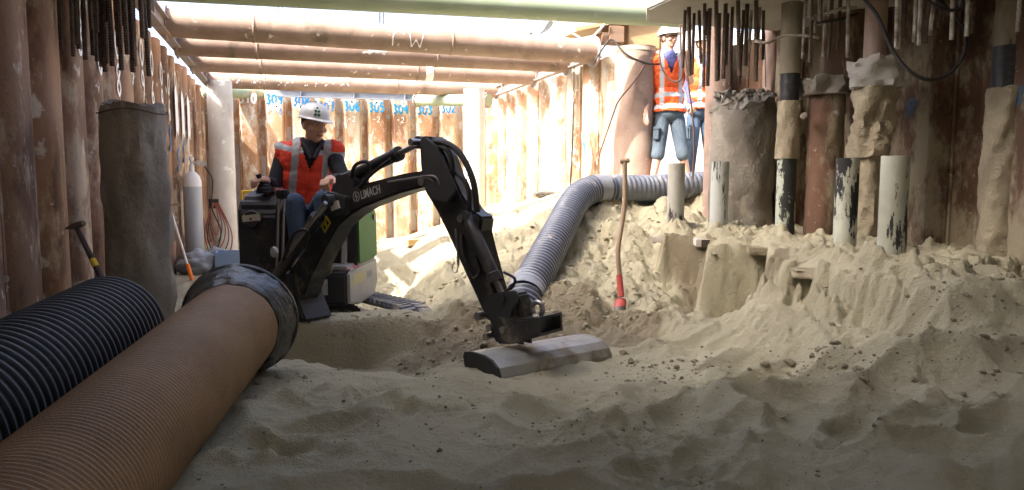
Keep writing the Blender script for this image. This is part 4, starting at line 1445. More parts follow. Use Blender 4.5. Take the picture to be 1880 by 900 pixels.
# bucket: a shell swept along its own axis
b0, b1 = A(893, 652, 3.14) - Vector((0, 0, .066)), A(1096, 622, 3.62) - Vector((0, 0, .055))
bx = (b1 - b0)
bl = bx.length
bx.normalize()
bn_ = Vector((bx.y, -bx.x, 0)).normalized()
if bn_.dot(CAM - b0) < 0:
    bn_ = -bn_
bu = Vector((0, 0, 1))
prof = [(-.15, .045), (-.14, .075), (-.09, .088), (-.02, .085), (.035, .068), (.075, .030), (.09, -.02), (.085, -.09), (.06, -.16)]
prof = [(a, b * .72) for a, b in prof]
inn = [(a * .93 - .004, b - .016) for a, b in prof]
mbk = MB()
mbk.prism(prof + inn[::-1], lambda a, b, t: b0 + bx * (bl / 2 + t) + bn_ * a + bu * b, bl)
bucket = xb(mbk, 'bucket', 'bucket_steel', bevel=.004)
for t in (0, bl):
    m_ = MB()
    m_.prism(prof + [(-.05, -.16), (-.13, -.05)], lambda a, b, s, t=t: b0 + bx * (t + s) + bn_ * a * 1.01 + bu * (b + .002), .014)
    xb(m_, 'side_plate', 'machine_dark' if t == 0 else 'bucket_steel', parent=bucket)
m_ = MB()
m_.box(b0 + bx * bl / 2 + bn_ * .0885 + bu * -.045, (bl, .010, .05), Matrix((bx, bn_, bu)).transposed())
xb(m_, 'wear_strip', 'bucket_steel', parent=bucket)
for t in (.3, .37):
    m_ = MB()
    c_ = b0 + bx * (bl * t + .02)
    m_.prism([(-.10, .08), (-.02, .08), (-.03, .15), (-.09, .15)], lambda a, b, s, c_=c_: c_ + bn_ * a + bu * b + bx * s, .014)
    xb(m_, 'bucket_ear', 'machine_dark', parent=bucket)

# hoses
def hose(pts, r, m='cable_black', name='hose', parent=None):
    return xb(MB().tube(smooth_path(pts, 7), r, 8), name, m, smooth=True, parent=parent)


hose([bq(798, 260, .05), bq(826, 266, .06), bq(850, 290, .06), bq(869, 335, .06), bq(876, 390, .05)], .015)
hose([bq(806, 268, .05), bq(822, 276, .06), bq(830, 300, .06), bq(830, 345, .06), bq(828, 372, .06)], .014)
hose([bq(832, 314, .04), bq(850, 328, .05), bq(861, 352, .05), bq(862, 385, .05)], .012)
hose([bq(645, 326, .05), bq(652, 304, .06), bq(672, 297, .06), bq(678, 312, .05), bq(668, 332, .05)], .010)
hose([bq(660, 344, .07), bq(680, 322, .06), bq(702, 304, .05), bq(718, 292, .04)], .010)
hose([bq(712, 334, .075), bq(742, 330, .08), bq(770, 326, .08), bq(792, 330, .08), bq(808, 350, .07)], .006, 'rod_steel', 'steel_line')
hose([bq(752, 329, .075), bq(780, 324, .085), bq(800, 326, .085), bq(814, 352, .07)], .006, 'rod_steel', 'steel_line')
hose([bq(846, 430, .06), bq(850, 470, .08), bq(866, 510, .08), bq(880, 500, .06), bq(872, 470, .06)], .009)
hose([bq(836, 420, .06), bq(840, 460, .07), bq(842, 486, .06)], .006, 'rod_steel', 'steel_line')
hose([bq(834, 480, .06), bq(830, 496, .07), bq(838, 500, .07), bq(842, 486, .06)], .003, 'rod_steel', 'wire_loop')
hose([bq(925, 500, .05), bq(945, 512, .06), bq(940, 528, .06), bq(928, 534, .05)], .007)
hose([bq(520, 478, .19), bq(540, 430, .20), bq(565, 425, .19), bq(560, 455, .17)], .010)
hose([bq(862, 402, .06), bq(874, 440, .07), bq(882, 470, .07), bq(890, 505, .06)], .007)

# decals on the boom: emblem and name
def boom_decal(px, py, ang, off):
    """matrix whose x axis runs up the boom on its camera-side face"""
    c_ = bq(px, py, off)
    x = (E * math.cos(ang) + Vector((0, 0, 1)) * math.sin(ang))
    x = x if x.dot(RT) > 0 else -x
    z = NB
    y = z.cross(x)
    return Matrix.Translation(c_ - EX.location) @ Matrix((x, y, z)).transposed().to_4x4()


s_a, s_b = bp(664, 362), bp(703, 349)
ang = math.atan2(s_b[1] - s_a[1], s_b[0] - s_a[0])
text_mesh('maker_name', 'LIMACH', .056, 'decal_grey', boom, boom_decal(663, 366, ang, BW / 2 + .003) @ Matrix.Diagonal((.80, 1.15, 1, 1)), .0008)
M4 = boom_decal(654, 361, ang, BW / 2 + .003)
mb = MB()
rr = .029
N = 24
for k in range(N):
    t0, t1 = 2 * math.pi * k / N, 2 * math.pi * (k + 1) / N
    if k in (4, 5, 16, 17):
        continue
    mb.add([M4 @ Vector((rr * math.cos(t0), rr * math.sin(t0), 0)), M4 @ Vector((rr * math.cos(t1), rr * math.sin(t1), 0)), M4 @ Vector((rr * .8 * math.cos(t1), rr * .8 * math.sin(t1), 0)), M4 @ Vector((rr * .8 * math.cos(t0), rr * .8 * math.sin(t0), 0))], [(0, 1, 2, 3)])
mb.add([M4 @ Vector((a * rr, b * rr, .0005)) for a, b in ((.25, 1.05), (-.45, -.05), (-.02, -.02), (-.25, -1.05), (.45, .1), (.02, .08))], [(0, 1, 2, 5), (2, 3, 4, 5)])
mb.build('emblem', 'decal_grey', boom)
s_a, s_b = bp(585, 425), bp(603, 395)
M5 = boom_decal(598, 412, math.atan2(s_b[1] - s_a[1], s_b[0] - s_a[0]), BW / 2 + .003)
mb = MB().add([M5 @ Vector(q_) for q_ in ((-.045, -.03, 0), (.045, -.03, 0), (.045, .03, 0), (-.045, .03, 0))], [(0, 1, 2, 3)])
st_ = mb.build('warning_sticker', 'decal_yellow', boom)
mb = MB()
for cx in (-.02, .02):
    mb.add([M5 @ Vector((cx - .013, -.016, .001)), M5 @ Vector((cx + .013, -.016, .001)), M5 @ Vector((cx, .016, .001))], [(0, 1, 2)])
mb.build('sticker_symbol', 'void', st_)

# body: front centre O, forward fd, image-right rd
fd = Vector((math.sin(R(-20)), -math.cos(R(-20)), 0))
rd = Vector((-fd.y, fd.x, 0))
O = A(545, 540, 4.92)
O.z = 0
ROT = Matrix((rd, -fd, Vector((0, 0, 1)))).transposed()


def L3(r, f, z):
    return O + rd * r + fd * f + Vector((0, 0, z))


def bodybox(name, r0, r1, f0, f1, z0, z1, m, bevel=.012, parent=None):
    mb = MB().box(L3((r0 + r1) / 2, (f0 + f1) / 2, (z0 + z1) / 2), (abs(r1 - r0), abs(f1 - f0), abs(z1 - z0)), ROT)
    return xb(mb, name, m, bevel=bevel, parent=parent)


def bodyprism(name, poly, r0, r1, m, bevel=.012, parent=None):
    """side profile (f, z) swept from r0 to r1"""
    mb = MB().prism(poly, lambda a, b, t: L3((r0 + r1) / 2 + t, a, b), r1 - r0)
    return xb(mb, name, m, bevel=bevel, parent=parent)


bodybox('deck', -.385, .355, -.80, -.01, .40, .475, 'machine_dark', .02)
con = bodyprism('control_console', [(0, .47), (.0, 1.03), (-.05, 1.10), (-.2, 1.145), (-.42, 1.13), (-.5, 1.02), (-.5, .47)], -.395, -.10, 'machine_dark', .03)
bodyprism('console_panel', [(.006, .50), (.006, .98), (-.012, 1.0), (-.012, .5)], -.27, -.125, 'machine_black', .006, con)
bodybox('console_trim', -.33, -.14, -.40, -.15, 1.14, 1.155, 'machine_grey', .006, con)
hl = xb(MB().lathe([(.05, -.02), (.058, 0), (.052, .02), (.0, .026)], L3(-.275, .03, .965), fd, 20, sx=1.0), 'headlight', 'machine_black', smooth=True, parent=con)
mb = MB().box(L3(-.275, .045, .972), (.125, .02, .062), ROT @ Matrix.Rotation(R(-6), 3, 'Y'))
xb(mb, 'headlight_lens', 'lens', bevel=.012, parent=con)
bodybox('headlight_bracket', -.30, -.25, -.0, .03, .90, .935, 'machine_black', .004, con)
# lower front box with stickers
lb = bodyprism('front_cover', [(.03, .40), (.03, .60), (-.02, .615), (-.32, .615), (-.32, .385), (.0, .385)], .02, .345, 'machine_dark', .014)
bodybox('rating_plate', .13, .22, .030, .0335, .46, .565, 'decal_grey', 0, lb)
bodybox('rating_plate_header', .13, .22, .0336, .0346, .535, .565, 'decal_white', 0, lb)
bodybox('small_sticker', .03, .07, .030, .0335, .55, .575, 'decal_white', 0, lb)
xb(MB().lathe([(.052, -.03), (.052, .004), (.04, .006), (.04, -.02)], L3(.055, .03, .485), fd, 22), 'tow_socket', 'void', parent=lb)
bodybox('swing_bracket', -.10, .05, -.03, .10, .30, .55, 'machine_black', .02)
# pale side cover
sc_ = bodyprism('side_cover', [(.012, .40), (.012, .605), (-.24, .625), (-.76, .625), (-.79, .44), (-.68, .35), (-.25, .35)], .335, .362, 'machine_grey', .012)
bodybox('faded_sticker', .3615, .3635, -.40, -.08, .505, .575, 'decal_yellow_faded', 0, sc_)
Mt = Matrix.Translation(L3(.365, -.47, .50) - EX.location) @ Matrix((-fd, Vector((0, 0, 1)), rd)).transposed().to_4x4()
text_mesh('model_number', '012', .085, 'decal_white', sc_, Mt, .001)
bodybox('red_reflector', .3, .356, -.3, -.03, .617, .630, 'cloth_red', 0, sc_)
bodybox('step_plate', .08, .335, -.36, -.03, .617, .645, 'machine_grey', .006)
# rear housing with green door
bodyprism('rear_housing', [(-.30, .47), (-.28, .98), (-.34, 1.0), (-.76, .98), (-.79, .66), (-.79, .47)], -.05, .345, 'machine_black', .02)
dr = bodyprism('green_door', [(-.24, .635), (-.235, .99), (-.27, 1.01), (-.72, 1.0), (-.76, .96), (-.77, .635)], .346, .366, 'machine_green', .012)
bodybox('door_handle', .366, .376, -.70, -.64, .92, .965, 'machine_black', .004, dr)
bodybox('door_frame', .29, .352, -.27, -.22, .62, .98, 'machine_dark', .008)
bodybox('battery_box', .06, .25, -.32, -.20, .645, .86, 'machine_black', .01)
bodyprism('grey_pillar', [(-.17, .64), (-.23, .88), (-.26, .88), (-.21, .64)], .255, .285, 'decal_grey', 0)
# seat
bodyprism('seat_cushion', [(-.30, .80), (-.28, .86), (-.33, .885), (-.70, .875), (-.72, .78)], -.22, .24, 'seat_black', .03)
bodyprism('seat_back', [(-.66, .86), (-.72, 1.28), (-.78, 1.30), (-.82, 1.26), (-.76, .84)], -.20, .22, 'seat_black', .03)
bodybox('seat_base', -.1, .26, -.72, -.40, .47, .80, 'machine_black', .02)
# levers
for r_ in (-.066, -.030):
    a = L3(r_ - .018, .13, .62); b = L3(r_ + .008, .12, 1.10)
    lv = xb(MB().tube([a, b], .009, 10), 'travel_lever', 'rod_steel', smooth=True)
    xb(MB().lathe([(.010, 0), (.018, .012), (.021, .035), (.017, .055), (.002, .06)], b, b - a, 14), 'lever_knob', 'seat_black', smooth=True, parent=lv)
for r_, f_ in ((-.26, -.13), (.235, -.20)):
    c_ = A(486, 352, 4.96) if r_ < 0 else L3(r_, f_, .92)
    js = xb(MB().lathe([(.055, 0), (.05, .015), (.052, .022), (.042, .035), (.044, .042), (.032, .055), (.034, .062), (.022, .075), (.012, .08)], c_, (0, 0, 1), 18), 'joystick_boot', 'seat_black', smooth=True)
    tp = c_ + Vector((0, 0, .08)) + (A(474, 320, 4.92) - c_ - Vector((0, 0, .08)) if r_ < 0 else Vector((0, -.03, .10)))
    xb(MB().tube([c_ + Vector((0, 0, .07)), c_.lerp(tp, .7), tp], [.011, .014, .02], 12), 'joystick', 'seat_black', smooth=True, parent=js)
bodybox('left_armrest', .20, .30, -.45, -.12, .86, .915, 'machine_dark', .02)
# undercarriage
tdir = Vector((math.sin(R(24)), -math.cos(R(24)), 0))
tl = Vector((-tdir.y, tdir.x, 0))
TC = L3(.0, -.50, 0)
TC.z = .0
xb(MB().lathe([(.25, .30), (.27, .32), (.27, .36), (.25, .385)], TC, (0, 0, 1), 28), 'slew_ring', 'machine_dark', smooth=True)
xb(MB().box(TC + Vector((0, 0, .24)), (.40, .50, .12), Matrix((tl, tdir, Vector((0, 0, 1)))).transposed()), 'track_frame', 'machine_black', bevel=.02)
TLN, TR_ = .62, .165
for s in (-1, 1):
    tc = TC + tl * (s * .36) + tdir * .02
    loop = []
    for k in range(13):
        t = R(-90 + k * 15)
        loop.append((TLN - .0 + TR_ * math.cos(t) - .0, TR_ + TR_ * math.sin(t)))
    for k in range(13):
        t = R(90 + k * 15)
        loop.append((-TLN + TR_ * math.cos(t), TR_ + TR_ * math.sin(t)))
    inner = [(a * .965, TR_ + (b - TR_) * .86) for a, b in loop]
    mb = MB()
    fnt = lambda a, b, t, tc=tc: tc + tdir * a + Vector((0, 0, b)) + tl * t
    n_ = len(loop)
    for i in range(n_):
        j = (i + 1) % n_
        mb.add([fnt(*loop[i], -.11), fnt(*loop[j], -.11), fnt(*loop[j], .11), fnt(*loop[i], .11), fnt(*inner[i], -.11), fnt(*inner[j], -.11), fnt(*inner[j], .11), fnt(*inner[i], .11)],
               [(0, 1, 2, 3), (7, 6, 5, 4), (0, 4, 5, 1), (3, 2, 6, 7)])
    tr = xb(mb, 'track', 'track_rubber')
    # lugs
    per = []
    for i in range(n_):
        a, b = Vector(loop[i]), Vector(loop[(i + 1) % n_])
        L_ = (b - a).length
        k = max(1, round(L_ / .062))
        for j in range(k):
            q_ = a.lerp(b, (j + .5) / k)
            per.append((q_, (b - a).normalized()))
    lug_i = 0
    for q_, tt in per:
        for half in (-1, 1):
            lug_i += 1
            nn = Vector((tt.y, -tt.x))
            xv = tdir * tt.x + Vector((0, 0, tt.y))
            zv = tdir * nn.x + Vector((0, 0, nn.y))
            Ml = Matrix((xv, tl, zv)).transposed()
            c_ = fnt(q_.x + tt.x * .01 * half + nn.x * .010, q_.y + tt.y * .01 * half + nn.y * .010, half * .055)
            xb(MB().box(c_, (.030, .10, .022), Ml @ Matrix.Rotation(half * .12, 3, 'Z')), 'track_lug', 'track_rubber', parent=tr)
    for a in (-TLN, TLN, -.3, 0, .3):
        r_ = TR_ * .8 if abs(a) > .5 else .06
        xb(MB().lathe([(r_, -.07), (r_, .07)], fnt(a, TR_ if abs(a) > .5 else .085, 0), tl, 24), 'track_wheel', 'machine_black', smooth=True, parent=tr)
    xb(MB().box(fnt(0, .15, 0), (.12, 1.05, .12), Matrix((tl, tdir, Vector((0, 0, 1)))).transposed()), 'track_beam', 'machine_black', bevel=.01, parent=tr)

# red and white cloth draped by the seat
c_ = A(505, 372, 5.02)
b_ = MB()
vs, fs = [], []
for i in range(13):
    for k in range(9):
        a, b = i / 12 - .5, k / 8 - .5
        q_ = float(fbm(np.array([a * 4]), np.array([b * 3]), 1.6, 4, 77)[0])
        vs.append(c_ + rd * (a * .13 + .03 * q_) + Vector((0, 0, -b * .20)) + fd * (.05 * q_ + .03 * math.sin(a * 15)))
for i in range(12):
    for k in range(8):
        fs.append((i * 9 + k, i * 9 + k + 1, (i + 1) * 9 + k + 1, (i + 1) * 9 + k))
cl_ = b_.add(vs, fs).build('crumpled_cloth', 'cloth_red', None, smooth=True)
sm = cl_.modifiers.new('thick', 'SOLIDIFY'); sm.thickness = .006
tag(cl_, 'crumpled red and white cloth beside the driver on the digger', 'cloth')


# ------------------------------------------------------------------ PEOPLE
def capsule(mb, a, b, ra, rb, seg=14):
    a, b = Vector(a), Vector(b)
    d = b - a
    L_ = d.length
    if L_ < 1e-5:
        d = Vector((0, 0, 1)); L_ = 1e-4
    pr = []
    for k in range(6):
        t = R(-90 + k * 18)
        pr.append((max(1e-4, ra * math.cos(t)), ra * math.sin(t)))
    for k in range(6):
        t = R(k * 18)
        pr.append((max(1e-4, rb * math.cos(t)), L_ + rb * math.sin(t)))
    mb.lathe(pr, a, d, seg)


def ellipsoid(mb, c, rad, Mx):
    pr = []
    bm = bmesh.new()
    bmesh.ops.create_icosphere(bm, subdivisions=3, radius=1)
    vs = [Vector(c) + Mx @ Vector((v.co.x * rad[0], v.co.y * rad[1], v.co.z * rad[2])) for v in bm.verts]
    fs = [tuple(v.index for v in f.verts) for f in bm.faces]
    bm.free()
    mb.add(vs, fs)


def fused(name, prims, mats, parent, origin, voxel=.007, smooth_it=4, keep=None, rule=None):
    """one continuous skin round capsules and ellipsoids; each face takes the tag of its nearest primitive"""
    mb = MB()
    for p in prims:
        if p[0] == 'c':
            capsule(mb, p[1], p[2], p[3], p[4])
        else:
            ellipsoid(mb, p[1], p[2], p[3])
    me_ = bpy.data.meshes.new(name)
    me_.from_pydata(mb.v, [], mb.f)
    t = bpy.data.objects.new('tmp', me_)
    col.objects.link(t)
    r_ = t.modifiers.new('r', 'REMESH')
    r_.mode = 'VOXEL'; r_.voxel_size = voxel
    s_ = t.modifiers.new('s', 'SMOOTH')
    s_.iterations = smooth_it; s_.factor = .5
    dg = bpy.context.evaluated_depsgraph_get()
    out = bpy.data.meshes.new_from_object(t.evaluated_get(dg))
    bpy.data.objects.remove(t)
    out.materials.clear()
    for m_ in mats:
        out.materials.append(MATS[m_])
    n = len(out.polygons)
    C_ = np.empty(n * 3)
    out.polygons.foreach_get('center', C_)
    C_ = C_.reshape(-1, 3)
    best = np.full(n, 1e9)
    mi = np.zeros(n, int)
    for p in prims:
        if p[0] == 'c':
            a, b = np.array(p[1]), np.array(p[2])
            d = b - a
            t_ = np.clip(((C_ - a) @ d) / max(1e-9, d @ d), 0, 1)
            dist = np.linalg.norm(C_ - a - t_[:, None] * d, axis=1) - (p[3] + (p[4] - p[3]) * t_)
            tag_ = p[5]
        else:
            Mi = np.array(p[3].transposed())
            q_ = (C_ - np.array(p[1])) @ Mi.T
            k = np.linalg.norm(q_ / np.array(p[2]), axis=1)
            dist = (k - 1) * min(p[2])
            tag_ = p[4]
        sel = dist < best
        best[sel] = dist[sel]
        mi[sel] = tag_
    if rule is not None:
        mi = rule(C_, mi)
    out.polygons.foreach_set('material_index', mi.astype(np.int32))
    out.polygons.foreach_set('use_smooth', np.ones(n, bool))
    if keep is not None:
        kk = keep(C_)
        bm = bmesh.new()
        bm.from_mesh(out)
        bm.faces.ensure_lookup_table()
        bmesh.ops.delete(bm, geom=[bm.faces[i] for i in np.nonzero(~kk)[0]], context='FACES')
        bm.to_mesh(out)
        bm.free()
    out.transform(Matrix.Translation(-Vector(origin)))
    return link(name, out, parent)


def hand_prims(wrist, dirv, palm_n, tagm, curl=.5, side=1):
    """palm, four fingers and a thumb as capsules"""
    d = Vector(dirv).normalized()
    n = Vector(palm_n)
    n = (n - d * n.dot(d)).normalized()
    s = d.cross(n) * side
    w = Vector(wrist)
    pr = [('c', w, w + d * .035, .026, .030, tagm)]
    for k in range(4):
        o = (k - 1.5) * .021
        base = w + d * .075 + s * o
        pr.append(('c', w + d * .02 + s * o * .7, base, .016, .0125, tagm))
        L_ = (.075, .085, .08, .062)[k]
        q1 = base + (d * math.cos(curl) + n * math.sin(curl)) * L_ * .5
        q2 = q1 + (d * math.cos(curl * 2.4) + n * math.sin(curl * 2.4)) * L_ * .5
        pr += [('c', base, q1, .0105, .0095, tagm), ('c', q1, q2, .0095, .008, tagm)]
    tb = w + d * .025 - s * .026
    t1 = tb + (d * .6 - s * .75 + n * .35).normalized() * .042
    t2 = t1 + (d * .85 - s * .2 + n * .5).normalized() * .034
    pr += [('c', w + d * .01 - s * .012, tb, .017, .014, tagm), ('c', tb, t1, .013, .011, tagm), ('c', t1, t2, .011, .009, tagm)]
    return pr


def head_group(parent, origin, c, fdir, updir, helmet_m='helmet_white', emblem=True, glasses=False, hair=True):
    """head prims are returned; helmet, hair, eyes become children. c = head centre (between the eyes, back)"""
    f = Vector(fdir).normalized()
    u_ = Vector(updir)
    u_ = (u_ - f * u_.dot(f)).normalized()
    s = f.cross(u_)
    Mh = Matrix((s, f, u_)).transposed()
    w_ = lambda x, y, z: c + Mh @ Vector((x, y, z))
    pr = [('e', w_(0, -.01, .035), (.075, .092, .085), Mh, 0), ('e', w_(0, .012, -.03), (.062, .072, .085), Mh, 0), ('e', w_(0, .04, -.085), (.036, .034, .028), Mh, 0),
          ('e', w_(0, .055, -.045), (.038, .032, .035), Mh, 0),
          ('c', w_(0, .084, .012), w_(0, .106, -.027), .010, .0145, 0), ('e', w_(-.017, .094, -.031), (.010, .011, .008), Mh, 0), ('e', w_(.017, .094, -.031), (.010, .011, .008), Mh, 0),
          ('c', w_(-.05, .066, .03), w_(-.014, .088, .032), .010, .010, 0), ('c', w_(.05, .066, .03), w_(.014, .088, .032), .010, .010, 0),
          ('e', w_(-.045, .052, -.022), (.024, .026, .02), Mh, 0), ('e', w_(.045, .052, -.022), (.024, .026, .02), Mh, 0),
          ('e', w_(-.077, -.005, -.005), (.010, .02, .033), Mh, 0), ('e', w_(.077, -.005, -.005), (.010, .02, .033), Mh, 0)]
    T = lambda mb, nm, m, **k: (lambda o: (o.data.transform(Matrix.Translation(-Vector(origin))), setattr(o, 'parent', parent), o)[2])(mb.build(nm, m, None, **k))
    # mouth, eyes, brows
    for x in (-.03, .03):
        mb = MB(); ellipsoid(mb, w_(x, .0765, .010), (.0125, .009, .0065), Mh); T(mb, 'eye', 'eye_white', smooth=True)
        mb = MB(); ellipsoid(mb, w_(x, .0815, .010), (.0062, .006, .0062), Mh); T(mb, 'iris', 'eye_dark', smooth=True)
        mb = MB(); capsule(mb, w_(x - .019, .079, .030), w_(x + .019, .081, .031), .0045, .0045, 8); T(mb, 'eyebrow', 'hair', smooth=True)
    mb = MB(); capsule(mb, w_(-.02, .0875, -.062), w_(.02, .0875, -.062), .006, .006, 8); T(mb, 'mouth', 'lips', smooth=True)
    if hair:
        mb = MB(); ellipsoid(mb, w_(0, -.022, .025), (.081, .088, .085), Mh)
        o = T(mb, 'hair', 'hair', smooth=True)
        bm = bmesh.new(); bm.from_mesh(o.data)
        inv_ = Mh.transposed()
        bmesh.ops.delete(bm, geom=[v for v in bm.verts if (inv_ @ (v.co + Vector(origin) - c)).z < -.045 or ((inv_ @ (v.co + Vector(origin) - c)).y > .02 and (inv_ @ (v.co + Vector(origin) - c)).z < .05)], context='VERTS')
        bm.to_mesh(o.data); bm.free()
    # helmet
    mb = MB()
    seg = 32
    rings = []
    for j in range(9):
        t = R(j * 11)
        rings.append((math.cos(t), math.sin(t)))
    vs, fs = [], []
    for cr, sr in rings:
        for k in range(seg):
            a = 2 * math.pi * k / seg
            vs.append(w_(.104 * cr * math.cos(a), -.008 + .128 * cr * math.sin(a), .052 + .112 * sr + (.006 if abs(math.cos(a)) < .18 else 0) * sr))
    for j in range(8):
        for k in range(seg):
            k2 = (k + 1) % seg
            fs.append((j * seg + k, j * seg + k2, (j + 1) * seg + k2, (j + 1) * seg + k))
    fs.append(tuple(8 * seg + k for k in range(seg)))
    # brim: rim all round, peak in front
    o_ = len(vs)
    for k in range(seg):
        a = 2 * math.pi * k / seg
        pk_ = max(0, math.sin(a)) ** 2
        vs.append(w_((.110 + .006 * pk_) * math.cos(a), -.008 + (.136 + .055 * pk_) * math.sin(a), .046 - .012 * pk_))
    for k in range(seg):
        a = 2 * math.pi * k / seg
        pk_ = max(0, math.sin(a)) ** 2
        vs.append(w_((.107 + .006 * pk_) * math.cos(a), -.008 + (.132 + .055 * pk_) * math.sin(a), .040 - .012 * pk_))
    for k in range(seg):
        a = 2 * math.pi * k / seg
        vs.append(w_(.098 * math.cos(a), -.008 + .121 * math.sin(a), .050))
    for (p_, q_) in ((0, o_), (o_, o_ + seg), (o_ + seg, o_ + 2 * seg)):
        for k in range(seg):
            k2 = (k + 1) % seg
            fs.append((p_ + k, p_ + k2, q_ + k2, q_ + k))
    mb.add(vs, fs)
    hm = T(mb, 'helmet', helmet_m, smooth=True, auto=50)
    mb = MB()
    for x in (-1, 1):
        mb.box(w_(x * .022, -.012, .168), (.014, .10, .012), Mh)
    r1 = mb.build('helmet_ridge', helmet_m, None, bevel=.004)
    r1.data.transform(Matrix.Translation(-Vector(origin))); r1.parent = hm
    if emblem:
        mb = MB()
        for (a0, z0, sz) in ((56, .075, .017), (68, .075, .017), (56, .10, .015), (68, .10, .015), (62, .122, .012)):
            a = R(a0)
            cr = math.sqrt(max(0, 1 - ((z0 - .052) / .112) ** 2))
            nrm = Vector((math.cos(a) / .104, math.sin(a) / .128, (z0 - .052) / .112 / .112)).normalized()
            cc_ = Vector((.104 * cr * math.cos(a), -.008 + .128 * cr * math.sin(a), z0)) + nrm * .003
            uu, vv, _ = frame_of(nrm)
            mb.add([w_(*(cc_ + uu * sz * .8)), w_(*(cc_ + vv * sz * .8)), w_(*(cc_ - uu * sz * .8)), w_(*(cc_ - vv * sz * .8))], [(0, 1, 2, 3)])
        em = mb.build('helmet_emblem', 'emblem_green', None)
        em.data.transform(Matrix.Translation(-Vector(origin))); em.parent = hm
    if glasses:
        mb = MB().tube([w_(-.082, -.01, .018), w_(-.074, .06, .016), w_(-.045, .092, .014), w_(0, .100, .016), w_(.045, .092, .014), w_(.074, .06, .016), w_(.082, -.01, .018)], .006, 8)
        T(mb, 'glasses', 'eye_dark', smooth=True)
    return pr, w_


def person(name, label, J, facing, headdir, mats, vest_m, tags, vest_low, emblem=True, glasses=False, stripes='v', short_sleeve=False, shorts=False, hands=None, hand_n=None, head_up=(0, 0, 1)):
    """J: joints in world space; mats: [skin, top, trousers, boots]"""
    org = Vector(J['origin'])
    e = empty(name, org, label, 'person')
    f = Vector((*facing, 0)).normalized()
    up_ = (J['neck'] - J['pelvis']).normalized()
    s = f.cross(up_).normalized()
    f = up_.cross(s)
    MT = Matrix((s, f, up_)).transposed()
    SK, TP, TR, BT = 0, 1, 2, 3
    pr, wf = head_group(e, org, J['head'], headdir, head_up, emblem=emblem, glasses=glasses)
    pr = [p[:-1] + (SK,) for p in pr]
    ch, pv = J['chest'], J['pelvis']
    pr += [('c', J['neck'] + up_ * -.03, J['head'] + Vector((0, 0, -.05)) - Vector(headdir).normalized() * .015, .056, .052, SK)]
    torso = [('e', ch + up_ * .06, (.175, .115, .15), MT, TP), ('e', ch - up_ * .06, (.165, .118, .16), MT, TP), ('e', pv.lerp(ch, .4), (.155, .115, .14), MT, TP),
             ('e', pv, (.168, .125, .12), MT, TR), ('c', J['shR'], J['shL'], .062, .062, TP), ('c', J['neck'] - up_ * .02, J['neck'] - up_ * .07, .07, .09, TP)]
    pr += torso
    for sd_, S in (('R', 1), ('L', -1)):
        sh, el, ha = J['sh' + sd_], J['el' + sd_], J['ha' + sd_]
        ma = SK if short_sleeve else TP
        if short_sleeve:
            mid = sh.lerp(el, .55)
            pr += [('c', sh, mid, .068, .062, TP), ('c', mid, el, .047, .042, SK)]
        else:
            pr += [('c', sh, el, .066, .052, TP)]
        pr += [('c', el, ha, .046 if not short_sleeve else .042, .036 if not short_sleeve else .028, ma)]
        hd = (hands or {}).get(sd_, (ha - el).normalized())
        hn = (hand_n or {}).get(sd_, Vector((0, 0, -1)))
        pr += hand_prims(ha + (ha - el).normalized() * .01, hd, hn, SK, curl=(.35 if short_sleeve else .75), side=S)
        hp, kn, an = J['hip' + sd_], J['kn' + sd_], J['an' + sd_]
        if shorts:
            m2 = kn.lerp(an, .12)
            pr += [('c', hp, kn, .090, .076, TR), ('c', kn, m2, .076, .080, TR), ('c', m2, an, .054, .04, SK)]
        else:
            pr += [('c', hp, kn, .092, .066, TR), ('c', kn, an, .064, .05, TR)]
        ft = an + f * .13 + Vector((0, 0, -.045))
        ft.z = an.z - .045
        pr += [('c', an + Vector((0, 0, -.03)), ft, .052, .042, BT)]
    fused('body', pr, mats, e, org, .0065, 3)
    # vest: a looser shell over the torso, open at the neck and cut at the hem
    g_ = .024
    vp = [(p[0], p[1], tuple(q_ + g_ for q_ in p[2]), p[3], 0) if p[0] == 'e' else ('c', p[1], p[2], p[3] + g_, p[4] + g_, 0) for p in torso[:5]]
    vp.append(('e', pv + up_ * .03, (.192, .148, .12), MT, 0))
    vp[4] = ('c', J['shR'], J['shL'], .066 + g_, .066 + g_, 0)
    nk = J['neck']
    MTi = np.array(MT.transposed())
    c0 = np.array(pv)
    H = (nk - pv).length

    def local(C_):
        return (C_ - c0) @ MTi.T

    def rule(C_, mi):
        q_ = local(C_)
        m_ = np.zeros(len(C_), int)
        band = (np.abs(np.abs(q_[:, 0]) - .105) < .024) & (q_[:, 2] > .08)
        m_[band] = 1
        hor = (np.abs(q_[:, 2] - (.07 if stripes == 'v' else .06)) < .026)
        m_[hor] = 1
        if stripes == 'h':
            m_[np.abs(q_[:, 2] - .19) < .026] = 1
        sh_ = (q_[:, 2] > H * .86) & (stripes == 'v')
        m_[sh_ & (q_[:, 2] < H * .93)] = 1
        return m_

    def keep(C_):
        q_ = local(C_)
        k = q_[:, 2] > vest_low
        # neck hole and V opening in front
        vv = (q_[:, 1] > 0) & (np.abs(q_[:, 0]) < (q_[:, 2] - H * .60) * .36)
        k &= ~vv
        k &= ~((np.abs(q_[:, 0]) < .075) & (q_[:, 2] > H * .93))
        k &= ~(np.abs(q_[:, 0]) > .238)
        return k
    v_ = fused('safety_vest', vp, [vest_m, 'reflective'], e, org, .0075, 4, keep, rule)
    m_ = v_.modifiers.new('thick', 'SOLIDIFY')
    m_.thickness = .004
    tx = bpy.data.textures.new('folds', 'CLOUDS')
    tx.noise_scale = .11
    dm = v_.modifiers.new('folds', 'DISPLACE')
    dm.texture = tx
    dm.strength = .04
    dm.mid_level = .45
    return e, wf


